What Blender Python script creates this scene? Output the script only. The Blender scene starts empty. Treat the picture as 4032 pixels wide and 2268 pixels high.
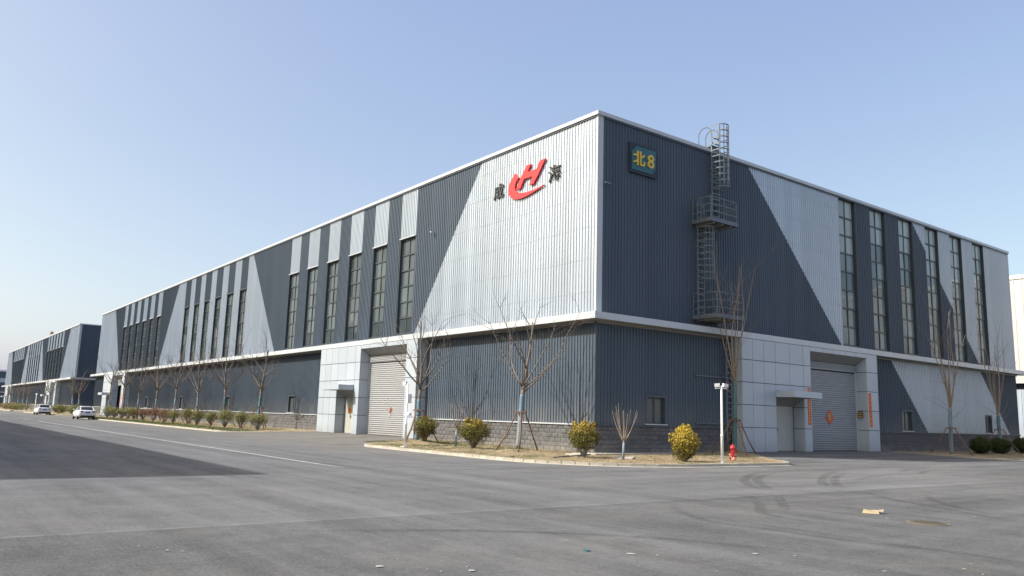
import bpy, bmesh, math, random
from mathutils import Vector, Matrix, noise as mnoise
random.seed(11)
sc = bpy.context.scene
COL = sc.collection
D = bpy.data

# ------------------------------------------------------------------ camera
CAM = Vector((25.8876, -24.2672, 1.6))
yaw, pitch, roll = -0.9237, 0.1603, 0.0296
fwd = Vector((math.sin(yaw)*math.cos(pitch), math.cos(yaw)*math.cos(pitch), math.sin(pitch)))
rt = Vector((math.cos(yaw), -math.sin(yaw), 0)); up = rt.cross(fwd)
r2 = rt*math.cos(roll)+up*math.sin(roll); u2 = up*math.cos(roll)-rt*math.sin(roll)
cam = D.objects.new('camera', D.cameras.new('camera')); COL.objects.link(cam)
cam.data.sensor_width = 36; cam.data.sensor_fit = 'HORIZONTAL'; cam.data.lens = 28.16
cam.data.clip_start = 0.1; cam.data.clip_end = 6000
M = Matrix((r2, u2, -fwd)).transposed().to_4x4(); M.translation = CAM
cam.matrix_world = M
sc.camera = cam

# ------------------------------------------------------------------ sky, sun, exposure
TOSUN = Vector((-0.40, -1.15, 1.0)).normalized()
ELEV = math.asin(TOSUN.z); AZ = math.atan2(TOSUN.x, TOSUN.y)
world = D.worlds.new('World'); sc.world = world; world.use_nodes = True
nt = world.node_tree; nt.nodes.clear()
sky = nt.nodes.new('ShaderNodeTexSky'); sky.sky_type = 'NISHITA'; sky.sun_disc = False
sky.sun_elevation = ELEV; sky.sun_rotation = AZ
sky.air_density = 0.7; sky.dust_density = 3.0; sky.ozone_density = 1.0; sky.altitude = 0
bg = nt.nodes.new('ShaderNodeBackground'); bg.inputs['Strength'].default_value = 0.15
wo = nt.nodes.new('ShaderNodeOutputWorld')
tint = nt.nodes.new('ShaderNodeMix'); tint.data_type = 'RGBA'; tint.blend_type = 'MULTIPLY'; tint.inputs[0].default_value = 1.0
tint.inputs[7].default_value = (1.10, 0.943, 0.468, 1)          # white balance of the photograph
veil = nt.nodes.new('ShaderNodeMix'); veil.data_type = 'RGBA'; veil.blend_type = 'ADD'; veil.inputs[0].default_value = 1.0
veil.inputs[7].default_value = (0.48, 0.70, 2.02, 1)            # even pale blue haze over the whole sky
nt.links.new(sky.outputs[0], tint.inputs[6]); nt.links.new(tint.outputs[2], veil.inputs[6]); nt.links.new(veil.outputs[2], bg.inputs[0])
nt.links.new(bg.outputs[0], wo.inputs[0])
sd = D.lights.new('sun', 'SUN'); sd.energy = 3.5; sd.angle = math.radians(0.53); sd.color = (1.0, 0.988, 0.97)
sun = D.objects.new('sun', sd); COL.objects.link(sun)
sun.rotation_euler = TOSUN.to_track_quat('Z', 'Y').to_euler(); sun.location = (-40, -100, 90)
sc.view_settings.view_transform = 'Standard'; sc.view_settings.look = 'None'
sc.view_settings.exposure = 0.68; sc.view_settings.gamma = 1.0; sc.view_settings.use_curve_mapping = False

# ------------------------------------------------------------------ materials
class NT:
    def __init__(s, name):
        s.m = D.materials.new(name); s.m.use_nodes = True; s.t = s.m.node_tree
        s.b = s.t.nodes['Principled BSDF']
    def n(s, typ, **kw):
        x = s.t.nodes.new(typ)
        for k, v in kw.items(): setattr(x, k, v)
        return x
    def l(s, a, b): s.t.links.new(a, b)
    def math(s, op, a, b=None, clamp=False):
        x = s.n('ShaderNodeMath', operation=op); x.use_clamp = clamp
        for i, v in enumerate((a, b)):
            if v is None: continue
            if isinstance(v, (int, float)): x.inputs[i].default_value = v
            else: s.l(v, x.inputs[i])
        return x.outputs[0]
    def pos(s): return s.n('ShaderNodeNewGeometry').outputs['Position']
    def noise(s, vec, scale, detail=3, rough=0.55):
        x = s.n('ShaderNodeTexNoise'); x.inputs['Scale'].default_value = scale
        x.inputs['Detail'].default_value = detail; x.inputs['Roughness'].default_value = rough
        s.l(vec, x.inputs['Vector']); return x.outputs[0]
    def mapping(s, vec, scale=(1, 1, 1), rot=(0, 0, 0)):
        x = s.n('ShaderNodeMapping'); x.inputs['Scale'].default_value = scale; x.inputs['Rotation'].default_value = rot
        s.l(vec, x.inputs[0]); return x.outputs[0]
    def ramp(s, f, stops):
        x = s.n('ShaderNodeValToRGB'); e = x.color_ramp.elements
        while len(e) < len(stops): e.new(0.5)
        for i, (p, c) in enumerate(stops):
            e[i].position = p; e[i].color = c if len(c) == 4 else (*c, 1)
        s.l(f, x.inputs[0]); return x.outputs[0]
    def mix(s, f, a, b, mode='MIX'):
        x = s.n('ShaderNodeMix', data_type='RGBA', blend_type=mode)
        for i, v in ((0, f), (6, a), (7, b)):
            if isinstance(v, (int, float)): x.inputs[i].default_value = v
            elif isinstance(v, tuple): x.inputs[i].default_value = v if len(v) == 4 else (*v, 1)
            else: s.l(v, x.inputs[i])
        return x.outputs[2]
    def maprange(s, v, a, b, c, d):
        x = s.n('ShaderNodeMapRange'); s.l(v, x.inputs[0])
        for i, q in enumerate((a, b, c, d)): x.inputs[i+1].default_value = q
        return x.outputs[0]
    def bump(s, h, strength=0.3, dist=0.01):
        x = s.n('ShaderNodeBump'); x.inputs['Strength'].default_value = strength; x.inputs['Distance'].default_value = dist
        s.l(h, x.inputs['Height']); s.l(x.outputs[0], s.b.inputs['Normal'])
    def set(s, **kw):
        for k, v in kw.items():
            i = s.b.inputs[k.replace('_', ' ')]
            if isinstance(v, (int, float)): i.default_value = v
            elif isinstance(v, tuple): i.default_value = v if len(v) == 4 else (*v, 1)
            else: s.l(v, i)
        return s

def simple(name, col, rough=0.6, metal=0.0, var=0.10, scale=3.0, rnd=0.0, spec=0.5, stretch=(1, 1, 1), bump=0.0):
    """plain coloured material with grain and (rnd) a small difference between alike pieces"""
    t = NT(name); p = t.mapping(t.pos(), stretch)
    f = t.noise(p, scale, 4)
    a = tuple(c*(1-var) for c in col); b = tuple(min(1, c*(1+var)) for c in col)
    c = t.mix(f, a, b)
    if rnd:
        r = t.n('ShaderNodeObjectInfo').outputs['Random']
        c = t.mix(1.0, c, t.ramp(r, [(0, (1-rnd,)*3), (1, (1,)*3)]), 'MULTIPLY')
    t.set(Base_Color=c, Roughness=rough, Metallic=metal, Specular_IOR_Level=spec)
    if bump: t.bump(t.noise(p, scale*6, 3), bump, 0.01)
    return t.m

def clad_mat(name, col, rough, streak, metal=0.0, spec=0.5):
    """ribbed metal sheet: faint vertical rain streaks, sheet-to-sheet tone steps and dust"""
    t = NT(name); P = t.pos()
    st = t.noise(t.mapping(P, (2.2, 2.2, 0.07)), 1.0, 5, 0.65)
    fine = t.noise(t.mapping(P, (6, 6, 0.35)), 1.0, 3)
    big = t.noise(P, 0.16, 3)
    sx = t.n('ShaderNodeSeparateXYZ'); t.l(P, sx.inputs[0])
    idx = t.math('FLOOR', t.math('MULTIPLY', t.math('ADD', sx.outputs[0], sx.outputs[1]), 1/0.8))
    wn = t.n('ShaderNodeTexWhiteNoise', noise_dimensions='1D'); t.l(idx, wn.inputs['W'])
    v = t.math('ADD', t.math('MULTIPLY', st, streak), t.math('MULTIPLY', wn.outputs[0], streak*0.35))
    v = t.math('ADD', v, t.math('MULTIPLY', big, streak*0.6))
    v = t.math('ADD', v, t.math('MULTIPLY', fine, streak*0.3))
    v = t.maprange(v, 0.35*streak, 1.75*streak, 1-streak, 1+streak*0.6)
    cv = t.n('ShaderNodeCombineXYZ')
    for i in range(3): t.l(v, cv.inputs[i])
    c = t.mix(1.0, col, cv.outputs[0], 'MULTIPLY')
    dst = t.math('MULTIPLY', t.maprange(sx.outputs[2], 1.4, 2.7, 0.42, 0.0), t.maprange(t.noise(t.mapping(P, (1.5, 1.5, .8)), 1.0, 4), .3, .7, .2, 1), True)   # splashed dust above the ledge
    c = t.mix(dst, c, (0.25, 0.24, 0.22))
    t.set(Base_Color=c, Roughness=t.maprange(st, 0.3, 0.7, rough-0.06, rough+0.1), Metallic=metal, Specular_IOR_Level=spec)
    t.bump(t.noise(t.mapping(P, (1.3, 1.3, 0.5)), 1.0, 2), 0.12, 0.02)
    return t.m

M_light = clad_mat('silver_cladding_sheet', (0.455, 0.515, 0.592), 0.42, 0.20, 0.55)
M_dark = clad_mat('slate_cladding_sheet', (0.072, 0.096, 0.131), 0.50, 0.24, 0.0, 0.28)
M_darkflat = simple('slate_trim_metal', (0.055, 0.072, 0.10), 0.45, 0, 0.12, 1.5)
M_trim = simple('silver_trim_metal', (0.455, 0.485, 0.52), 0.38, 0, 0.07, 0.8, rnd=0.08)
M_soffit = simple('grey_soffit_sheet', (0.23, 0.225, 0.215), 0.6, 0, 0.15, 1.2)
def panel_mat():
    t = NT('grey_composite_panel'); P = t.pos()
    r = t.n('ShaderNodeObjectInfo').outputs['Random']
    f = t.noise(P, 0.9, 3); z = t.n('ShaderNodeSeparateXYZ'); t.l(P, z.inputs[0])
    c = t.mix(f, (0.385, 0.435, 0.488), (0.42, 0.47, 0.525))
    c = t.mix(1.0, c, t.ramp(r, [(0, (0.91, 0.91, 0.92)), (1, (1, 1, 1))]), 'MULTIPLY')
    dirt = t.math('MULTIPLY', t.maprange(z.outputs[2], 0.25, 0.9, 1, 0), t.noise(t.mapping(P, (5, 5, 1.2)), 1, 4), True)
    c = t.mix(t.math('MULTIPLY', dirt, 0.6), c, (0.22, 0.20, 0.17))
    t.set(Base_Color=c, Roughness=0.33, Specular_IOR_Level=0.4)
    t.bump(t.noise(P, 1.4, 2), 0.08, 0.03)
    return t.m
M_panel = panel_mat()
M_joint = simple('dark_joint_backing', (0.035, 0.04, 0.05), 0.7)
M_frame = simple('dark_window_frame', (0.036, 0.050, 0.062), 0.45, 0, 0.12, 4)
def glass_mat(name, lo, hi):
    t = NT(name); P = t.pos()
    r = t.n('ShaderNodeObjectInfo').outputs['Random']
    f = t.noise(t.mapping(P, (0.5, 0.5, 0.9)), 1.0, 3)
    v = t.math('ADD', t.math('MULTIPLY', f, 0.45), t.math('MULTIPLY', r, 0.6))
    c = t.mix(v, lo, hi)
    t.set(Base_Color=c, Roughness=0.045, Specular_IOR_Level=0.38, Specular_Tint=(0.62, 0.84, 1.0))
    t.bump(t.noise(P, 0.8, 2), 0.035, 0.05)
    return t.m
M_glass = glass_mat('dusty_window_glass', (0.022, 0.029, 0.034), (0.098, 0.118, 0.130))
M_glass2 = glass_mat('pale_window_glass', (0.05, 0.065, 0.068), (0.23, 0.27, 0.28))
M_glass3 = glass_mat('pale_reflection_glass', (0.20, 0.235, 0.225), (0.38, 0.43, 0.42))  # bright reflection put into the base colour, for upper panes
M_curtain = simple('pale_curtain_glass', (0.085, 0.095, 0.09), 0.25, 0, 0.35, 6, stretch=(3, 3, .4))
def block_mat():
    t = NT('grey_split_block'); P = t.pos()
    r = t.n('ShaderNodeObjectInfo').outputs['Random']
    f = t.noise(P, 6, 4); z = t.n('ShaderNodeSeparateXYZ'); t.l(P, z.inputs[0])
    c = t.mix(f, (0.085, 0.087, 0.093), (0.138, 0.140, 0.144))
    c = t.mix(1.0, c, t.ramp(r, [(0, (0.80, 0.80, 0.82)), (1, (1.12, 1.10, 1.08))]), 'MULTIPLY')
    d = t.math('MULTIPLY', t.maprange(z.outputs[2], 0.15, 0.75, 1.0, 0), t.maprange(t.noise(P, 1.3, 4), 0.35, 0.7, 0.1, 1.0), True)
    c = t.mix(t.math('MULTIPLY', d, 0.6), c, (0.31, 0.28, 0.235))
    t.set(Base_Color=c, Roughness=0.9); t.bump(t.noise(P, 40, 4), 0.5, 0.01)
    return t.m
M_block = block_mat()
M_mortar = simple('mortar', (0.19, 0.185, 0.175), 0.95)
def roller_mat():
    t = NT('roller_shutter_steel'); P = t.pos()
    z = t.n('ShaderNodeSeparateXYZ'); t.l(P, z.inputs[0])
    f = t.noise(t.mapping(P, (0.4, 0.4, 4)), 1, 3)
    c = t.mix(f, (0.345, 0.355, 0.37), (0.375, 0.385, 0.40))
    d = t.math('MULTIPLY', t.maprange(z.outputs[2], 0.3, 1.3, 1, 0), t.noise(t.mapping(P, (.6, .6, 9)), 1, 3), True)
    c = t.mix(t.math('MULTIPLY', d, 0.7), c, (0.20, 0.18, 0.15))
    t.set(Base_Color=c, Roughness=0.42, Metallic=0.15)
    return t.m
M_roller = roller_mat()
M_door = simple('weathered_white_door', (0.42, 0.42, 0.39), 0.5, 0, 0.18, 2.5, stretch=(2, 2, .5))
M_doorgrey = simple('grime', (0.11, 0.105, 0.09), 0.7, 0, .4, 8)
M_steel = simple('galvanised_blue_grey_steel', (0.10, 0.125, 0.155), 0.5, 0.1, 0.15, 5)
M_steel2 = simple('grey_ladder_steel', (0.15, 0.18, 0.21), 0.5, 0.1, 0.15, 5)
M_red = simple('red_sign_enamel', (0.62, 0.028, 0.035), 0.45, 0, 0.04, 2)
M_char = simple('charcoal_letter_enamel', (0.035, 0.036, 0.044), 0.4, 0, 0.1, 3)
M_teal = simple('teal_sign_panel', (0.022, 0.115, 0.15), 0.6, 0, 0.08, 3)
M_navy = simple('navy_sign_frame', (0.012, 0.02, 0.03), 0.6, 0, 0.1, 3)
M_yellow = simple('yellow_letter_enamel', (0.62, 0.43, 0.055), 0.5, 0, 0.05, 3)
M_orange = simple('orange_red_paper', (0.60, 0.085, 0.018), 0.75, 0, 0.14, 9)
M_gold = simple('gold_print', (0.62, 0.36, 0.07), 0.5, 0, 0.12, 9)
M_amber = simple('amber_paper', (0.50, 0.20, 0.02), 0.6, 0, 0.25, 14)
M_paper = simple('white_paper', (0.33, 0.325, 0.31), 0.8, 0, 0.08, 20)
M_white = simple('white_painted_steel', (0.66, 0.665, 0.67), 0.35, 0, 0.05, 2)
M_black = simple('black_plastic', (0.012, 0.012, 0.014), 0.3)
M_hyd = simple('red_hydrant_enamel', (0.40, 0.022, 0.022), 0.5, 0, 0.3, 12)
M_hydp = simple('torn_pink_wrapping', (0.62, 0.25, 0.21), 0.7, 0, 0.3, 18)
M_kerb = simple('pale_concrete_kerb', (0.43, 0.40, 0.33), 0.85, 0, 0.28, 5, rnd=0.22, bump=.25)
M_conc = simple('pale_concrete', (0.40, 0.37, 0.32), 0.9, 0, 0.2, 3, bump=.3)
M_cardb = simple('cardboard', (0.44, 0.36, 0.24), 0.8, 0, 0.08, 12)
M_iron = simple('rusty_cast_iron', (0.095, 0.082, 0.06), 0.75, 0, 0.35, 30, bump=.5)
M_wood = simple('brown_pole_wood', (0.17, 0.10, 0.065), 0.8, 0, 0.3, 12, stretch=(1, 1, .3))
M_wrapb = simple('blue_trunk_wrap', (0.13, 0.215, 0.27), 0.55, 0, 0.35, 14, stretch=(.6, .6, 2.2), bump=.6)
M_wrapt = simple('teal_trunk_wrap', (0.055, 0.135, 0.165), 0.55, 0, 0.35, 14, stretch=(.6, .6, 2.2), bump=.6)
M_wrapg = simple('grey_blue_trunk_wrap', (0.20, 0.245, 0.28), 0.6, 0, 0.3, 14, stretch=(.6, .6, 2.2), bump=.6)
M_bark = simple('grey_brown_bark', (0.150, 0.125, 0.105), 0.85, 0, 0.35, 9, stretch=(1, 1, .4), bump=.6)
M_bark2 = simple('pale_tan_bark', (0.225, 0.185, 0.15), 0.8, 0, 0.3, 9, stretch=(1, 1, .4), bump=.5)

def leaf_mat(name, dark, light, tip=None, z0=0.6, z1=1.4):
    t = NT(name); g = t.n('ShaderNodeNewGeometry')
    c = t.ramp(g.outputs['Random Per Island'], [(0, dark), (0.55, tuple((a+b)/2 for a, b in zip(dark, light))), (1, light)])
    if tip:
        o = t.n('ShaderNodeTexCoord').outputs['Object']; s = t.n('ShaderNodeSeparateXYZ'); t.l(o, s.inputs[0])
        f = t.math('ADD', t.maprange(s.outputs[2], z0, z1, 0, 1), t.math('MULTIPLY', t.math('SUBTRACT', t.noise(o, 3.5, 2), 0.5), 0.9))
        f = t.math('ADD', f, t.math('MULTIPLY', t.math('SUBTRACT', g.outputs['Random Per Island'], 0.5), 0.5), True)
        c = t.mix(f, c, tip)
    t.set(Base_Color=c, Roughness=0.5, Specular_IOR_Level=0.35)
    out = t.t.nodes['Material Output']
    tr = t.n('ShaderNodeBsdfTranslucent'); t.l(c, tr.inputs[0])
    mx = t.n('ShaderNodeMixShader'); mx.inputs[0].default_value = 0.25
    t.l(t.b.outputs[0], mx.inputs[1]); t.l(tr.outputs[0], mx.inputs[2]); t.l(mx.outputs[0], out.inputs[0])
    return t.m
M_leafy = leaf_mat('golden_tipped_leaf', (0.045, 0.055, 0.012), (0.16, 0.16, 0.03), (0.50, 0.34, 0.04), 0.78, 1.55)
M_leafb = leaf_mat('olive_bronze_leaf', (0.045, 0.04, 0.012), (0.15, 0.12, 0.03), (0.19, 0.17, 0.035), 0.3, 1.2)
M_leafg = leaf_mat('bright_gold_leaf', (0.06, 0.065, 0.012), (0.22, 0.18, 0.03), (0.58, 0.43, 0.05), 0.35, 1.3)
M_leafd = leaf_mat('dark_green_box_leaf', (0.010, 0.020, 0.006), (0.045, 0.07, 0.014), (0.05, 0.075, 0.012), 0.3, 1.1)
M_leafo = leaf_mat('olive_green_leaf', (0.07, 0.08, 0.03), (0.20, 0.21, 0.07), (0.23, 0.23, 0.075), 0.4, 1.1)
M_leafr = leaf_mat('rust_red_leaf', (0.06, 0.028, 0.016), (0.19, 0.085, 0.04), (0.21, 0.10, 0.05), 0.4, 1.1)
M_straw = leaf_mat('straw_grass_blade', (0.19, 0.15, 0.085), (0.43, 0.35, 0.20))
M_green = leaf_mat('green_grass_blade', (0.045, 0.075, 0.02), (0.13, 0.17, 0.05))

def asphalt():
    t = NT('weathered_asphalt'); P = t.pos()
    s = t.n('ShaderNodeSeparateXYZ'); t.l(P, s.inputs[0]); X, Y = s.outputs[0], s.outputs[1]
    speck = t.noise(P, 95, 2, 0.7); mid = t.noise(P, 7, 4, 0.6); big = t.noise(P, 0.22, 4, 0.55)
    sw = t.noise(t.mapping(P, (0.9, 0.10, 1), (0, 0, 0.12)), 1.0, 5, 0.6)      # long sweep marks beside the right wall
    sw2 = t.noise(t.mapping(P, (0.07, 1.1, 1), (0, 0, -0.03)), 1.0, 5, 0.6)    # long marks along the street
    side = t.maprange(Y, -11.0, -5.0, 1, 0)
    swm = t.math('ADD', t.math('MULTIPLY', sw2, t.maprange(Y, -12, -6, 0.75, 0.15)), t.math('MULTIPLY', sw, t.maprange(Y, -12, -6, 0.25, 0.85)))
    v = t.math('ADD', t.math('MULTIPLY', t.math('SUBTRACT', big, .5), 0.38), t.math('MULTIPLY', t.math('SUBTRACT', swm, .5), 1.6))
    v = t.math('ADD', v, t.math('MULTIPLY', t.math('SUBTRACT', t.math('ADD', t.math('MULTIPLY', mid, .5), t.math('MULTIPLY', t.noise(P, 1.3, 5, .62), .5)), .5), 1.0))
    v = t.math('ADD', v, t.math('MULTIPLY', t.math('SUBTRACT', t.math('ADD', t.math('MULTIPLY', speck, .45), t.math('MULTIPLY', t.noise(P, 26, 3, .75), .55)), .5), 2.3))
    wob = t.math('MULTIPLY', t.math('SUBTRACT', t.noise(P, 0.7, 4), 0.5), 0.16)
    def line(coord, at, w, lo=None, hi=None, other=None):
        d = t.math('ABSOLUTE', t.math('SUBTRACT', t.math('ADD', coord, wob), at))
        f = t.maprange(d, w*0.35, w, 1, 0)
        if lo is not None: f = t.math('MULTIPLY', f, t.math('MULTIPLY', t.math('GREATER_THAN', other, lo), t.math('LESS_THAN', other, hi)))
        return t.math('MULTIPLY', f, t.maprange(t.noise(P, 2.3, 4), 0.3, 0.62, 0.15, 1))
    seam = line(X, 14.3, 0.075)
    seam = t.math('MAXIMUM', seam, line(X, 5.5, 0.07, -40, -13.6, Y))
    newer = t.math('GREATER_THAN', t.math('ADD', X, wob), 14.3)                  # younger, darker mat on the camera's side
    v = t.math('SUBTRACT', v, t.math('MULTIPLY', newer, 0.15))
    dark = t.math('MULTIPLY', newer, t.maprange(t.math('SUBTRACT', X, 14.3), 0, 0.5, 0.05, 0))
    v = t.math('SUBTRACT', v, dark)
    v = t.math('ADD', v, t.math('MULTIPLY', seam, 0.42))
    v = t.math('ADD', v, 1.0)
    cv = t.n('ShaderNodeCombineXYZ')
    for i in range(3): t.l(v, cv.inputs[i])
    c = t.mix(1.0, (0.147, 0.1495, 0.152), cv.outputs[0], 'MULTIPLY')
    dust = t.math('MULTIPLY', t.maprange(t.noise(P, 0.35, 5, 0.65), 0.52, 0.75, 0, 1), 0.35, True)
    c = t.mix(dust, c, (0.215, 0.205, 0.18))
    near = t.math('MULTIPLY', t.maprange(Y, -10.5, -6.0, 0, 0.4), t.math('MULTIPLY', t.math('LESS_THAN', X, 0.0), t.noise(P, 0.8, 4)), True)
    c = t.mix(near, c, (0.24, 0.215, 0.17))
    t.set(Base_Color=c, Roughness=0.9, Specular_IOR_Level=0.12)
    t.bump(t.math('ADD', t.math('MULTIPLY', speck, 0.6), t.noise(P, 240, 2)), 0.55, 0.012)
    return t.m
M_asph = asphalt()
def earth():
    t = NT('bed_soil_and_straw'); P = t.pos()
    a = t.noise(P, 1.1, 5, 0.65); b = t.noise(P, 14, 4, 0.6)
    s = t.n('ShaderNodeSeparateXYZ'); t.l(P, s.inputs[0])
    c = t.ramp(b, [(0.25, (0.15, 0.11, 0.07)), (0.55, (0.33, 0.26, 0.16)), (0.8, (0.45, 0.38, 0.25))])
    g = t.math('MULTIPLY', t.maprange(a, 0.5, 0.62, 0, 1), t.maprange(s.outputs[0], -1, 3, 0.75, 0.12), True)
    c = t.mix(g, c, (0.075, 0.09, 0.03))
    t.set(Base_Color=c, Roughness=0.95); t.bump(b, 0.8, 0.04); return t.m
M_earth = earth()
def mark_mat():
    t = NT('tyre_rubber_mark'); P = t.pos()
    uv = t.n('ShaderNodeTexCoord').outputs['UV']; s = t.n('ShaderNodeSeparateXYZ'); t.l(uv, s.inputs[0])
    across = t.math('SUBTRACT', 1.0, t.math('MULTIPLY', t.math('ABSOLUTE', t.math('SUBTRACT', s.outputs[0], 0.5)), 2.0))
    ends = t.math('MULTIPLY', t.maprange(s.outputs[1], 0, 0.25, 0, 1), t.maprange(s.outputs[1], 0.7, 1, 1, 0))
    a = t.math('MULTIPLY', t.maprange(across, 0, 0.45, 0, 1), t.maprange(t.noise(P, 3.2, 6, .75), 0.3, 0.7, 0.05, 1))
    a = t.math('MULTIPLY', t.math('MULTIPLY', a, ends), 0.34, True)
    t.set(Base_Color=(0.05, 0.05, 0.052), Roughness=0.8, Alpha=a); return t.m
M_mark = mark_mat()
def worn_paint():
    t = NT('worn_road_paint'); P = t.pos()
    uv = t.n('ShaderNodeTexCoord').outputs['UV']; s = t.n('ShaderNodeSeparateXYZ'); t.l(uv, s.inputs[0])
    ends = t.math('MULTIPLY', t.maprange(s.outputs[1], 0, 0.06, 0, 1), t.maprange(s.outputs[1], 0.9, 1, 1, 0))
    a = t.math('MULTIPLY', t.maprange(t.noise(P, 1.6, 5, .7), 0.25, 0.55, 0.45, 0.95), ends, True)
    t.set(Base_Color=(0.46, 0.455, 0.44), Roughness=0.85, Alpha=a); return t.m
M_paint = worn_paint()

# ------------------------------------------------------------------ mesh helpers
class MB:
    def __init__(s): s.v = []; s.f = []; s.uv = None
    def quad(s, a, b, c, d):
        i = len(s.v); s.v += [tuple(a), tuple(b), tuple(c), tuple(d)]; s.f.append((i, i+1, i+2, i+3)); return s
    def box(s, x0, x1, y0, y1, z0, z1):
        i = len(s.v)
        s.v += [(x0, y0, z0), (x1, y0, z0), (x1, y1, z0), (x0, y1, z0), (x0, y0, z1), (x1, y0, z1), (x1, y1, z1), (x0, y1, z1)]
        s.f += [tuple(i+k for k in q) for q in ((0, 3, 2, 1), (4, 5, 6, 7), (0, 1, 5, 4), (1, 2, 6, 5), (2, 3, 7, 6), (3, 0, 4, 7))]; return s
    def hexa(s, p):
        """eight points, bottom ring then top ring"""
        i = len(s.v); s.v += [tuple(q) for q in p]
        s.f += [tuple(i+k for k in q) for q in ((0, 3, 2, 1), (4, 5, 6, 7), (0, 1, 5, 4), (1, 2, 6, 5), (2, 3, 7, 6), (3, 0, 4, 7))]; return s
    def prism(s, pts, a, b, fn):
        """polygon pts (2D) extruded between offsets a and b; fn(u, v, o) -> point"""
        n = len(pts); i = len(s.v)
        s.v += [tuple(fn(u, v, a)) for u, v in pts]+[tuple(fn(u, v, b)) for u, v in pts]
        s.f.append(tuple(range(i, i+n))); s.f.append(tuple(range(i+2*n-1, i+n-1, -1)))
        for k in range(n): s.f.append((i+k, i+(k+1) % n, i+n+(k+1) % n, i+n+k))
        return s
    def tube(s, pts, rad, n=6, cap=True):
        pts = [Vector(p) for p in pts]
        if not isinstance(rad, (list, tuple)): rad = [rad]*len(pts)
        base = len(s.v); prev = None
        for k, p in enumerate(pts):
            t = (pts[min(k+1, len(pts)-1)]-pts[max(k-1, 0)])
            t = t.normalized() if t.length > 1e-9 else Vector((0, 0, 1))
            if prev is None: a = t.orthogonal().normalized()
            else:
                a = prev-t*prev.dot(t); a = a.normalized() if a.length > 1e-6 else t.orthogonal().normalized()
            prev = a; b = t.cross(a)
            for j in range(n):
                w = 2*math.pi*j/n; s.v.append(tuple(p+(a*math.cos(w)+b*math.sin(w))*rad[k]))
        for k in range(len(pts)-1):
            for j in range(n):
                s.f.append((base+k*n+j, base+k*n+(j+1) % n, base+(k+1)*n+(j+1) % n, base+(k+1)*n+j))
        if cap:
            s.f.append(tuple(base+j for j in range(n-1, -1, -1))); e = base+(len(pts)-1)*n
            s.f.append(tuple(e+j for j in range(n)))
        return s
    def lathe(s, prof, n=16, c=(0, 0, 0)):
        b = len(s.v)
        for r, z in prof:
            for j in range(n):
                w = 2*math.pi*j/n; s.v.append((c[0]+r*math.cos(w), c[1]+r*math.sin(w), c[2]+z))
        for k in range(len(prof)-1):
            for j in range(n): s.f.append((b+k*n+j, b+k*n+(j+1) % n, b+(k+1)*n+(j+1) % n, b+(k+1)*n+j))
        s.f.append(tuple(b+j for j in range(n-1, -1, -1))); e = b+(len(prof)-1)*n; s.f.append(tuple(e+j for j in range(n)))
        return s
    def mesh(s, name, mat, smooth=False):
        m = D.meshes.new(name); m.from_pydata(s.v, [], s.f); m.update()
        if mat: m.materials.append(mat)
        if smooth: m.polygons.foreach_set('use_smooth', [True]*len(m.polygons))
        return m
    def build(s, name, mat, parent=None, smooth=False, loc=None):
        return link(name, s.mesh(name, mat, smooth), parent, loc)

def link(name, data, parent=None, loc=None):
    o = D.objects.new(name, data); COL.objects.link(o)
    if parent: o.parent = parent
    if loc: o.location = loc
    return o
def tag(o, label=None, cat=None, group=None, kind=None):
    if label: o['label'] = label
    if cat: o['category'] = cat
    if group: o['group'] = group
    if kind: o['kind'] = kind
    return o
def thing(name, label, cat, loc=(0, 0, 0), rz=0.0, group=None):
    o = link(name, None, None, loc); o.rotation_euler = (0, 0, rz); o.empty_display_size = 0.2
    return tag(o, label, cat, group)
def copy_tree(o, parent=None):
    c = o.copy(); COL.objects.link(c); c.parent = parent
    for ch in list(o.children): copy_tree(ch, c)
    return c
def glyph(ch, bold=0.0, depth=0.05, body_shear=0.0):
    """mesh verts of a character as (x, y, z) scaled to the unit square, with faces"""
    c = D.curves.new('glyph', 'FONT'); c.body = ch; c.extrude = depth; c.offset = bold; c.resolution_u = 2; c.shear = body_shear
    o = D.objects.new('glyph', c); COL.objects.link(o)
    bpy.context.view_layer.update(); dg = bpy.context.evaluated_depsgraph_get()
    m = D.meshes.new_from_object(o.evaluated_get(dg))
    vs = [tuple(v.co) for v in m.vertices]; fs = [tuple(p.vertices) for p in m.polygons]
    D.objects.remove(o); D.curves.remove(c); D.meshes.remove(m)
    x0 = min(v[0] for v in vs); x1 = max(v[0] for v in vs); y0 = min(v[1] for v in vs); y1 = max(v[1] for v in vs)
    return [((v[0]-x0)/(x1-x0), (v[1]-y0)/(y1-y0), (v[2]+depth)/(2*depth)) for v in vs], fs

# ------------------------------------------------------------------ the setting: ground
GZ = MB().quad((-2500, -2500, 0), (2500, -2500, 0), (2500, 2500, 0), (-2500, 2500, 0))
ground = tag(GZ.build('road', M_asph), kind='structure')

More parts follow.
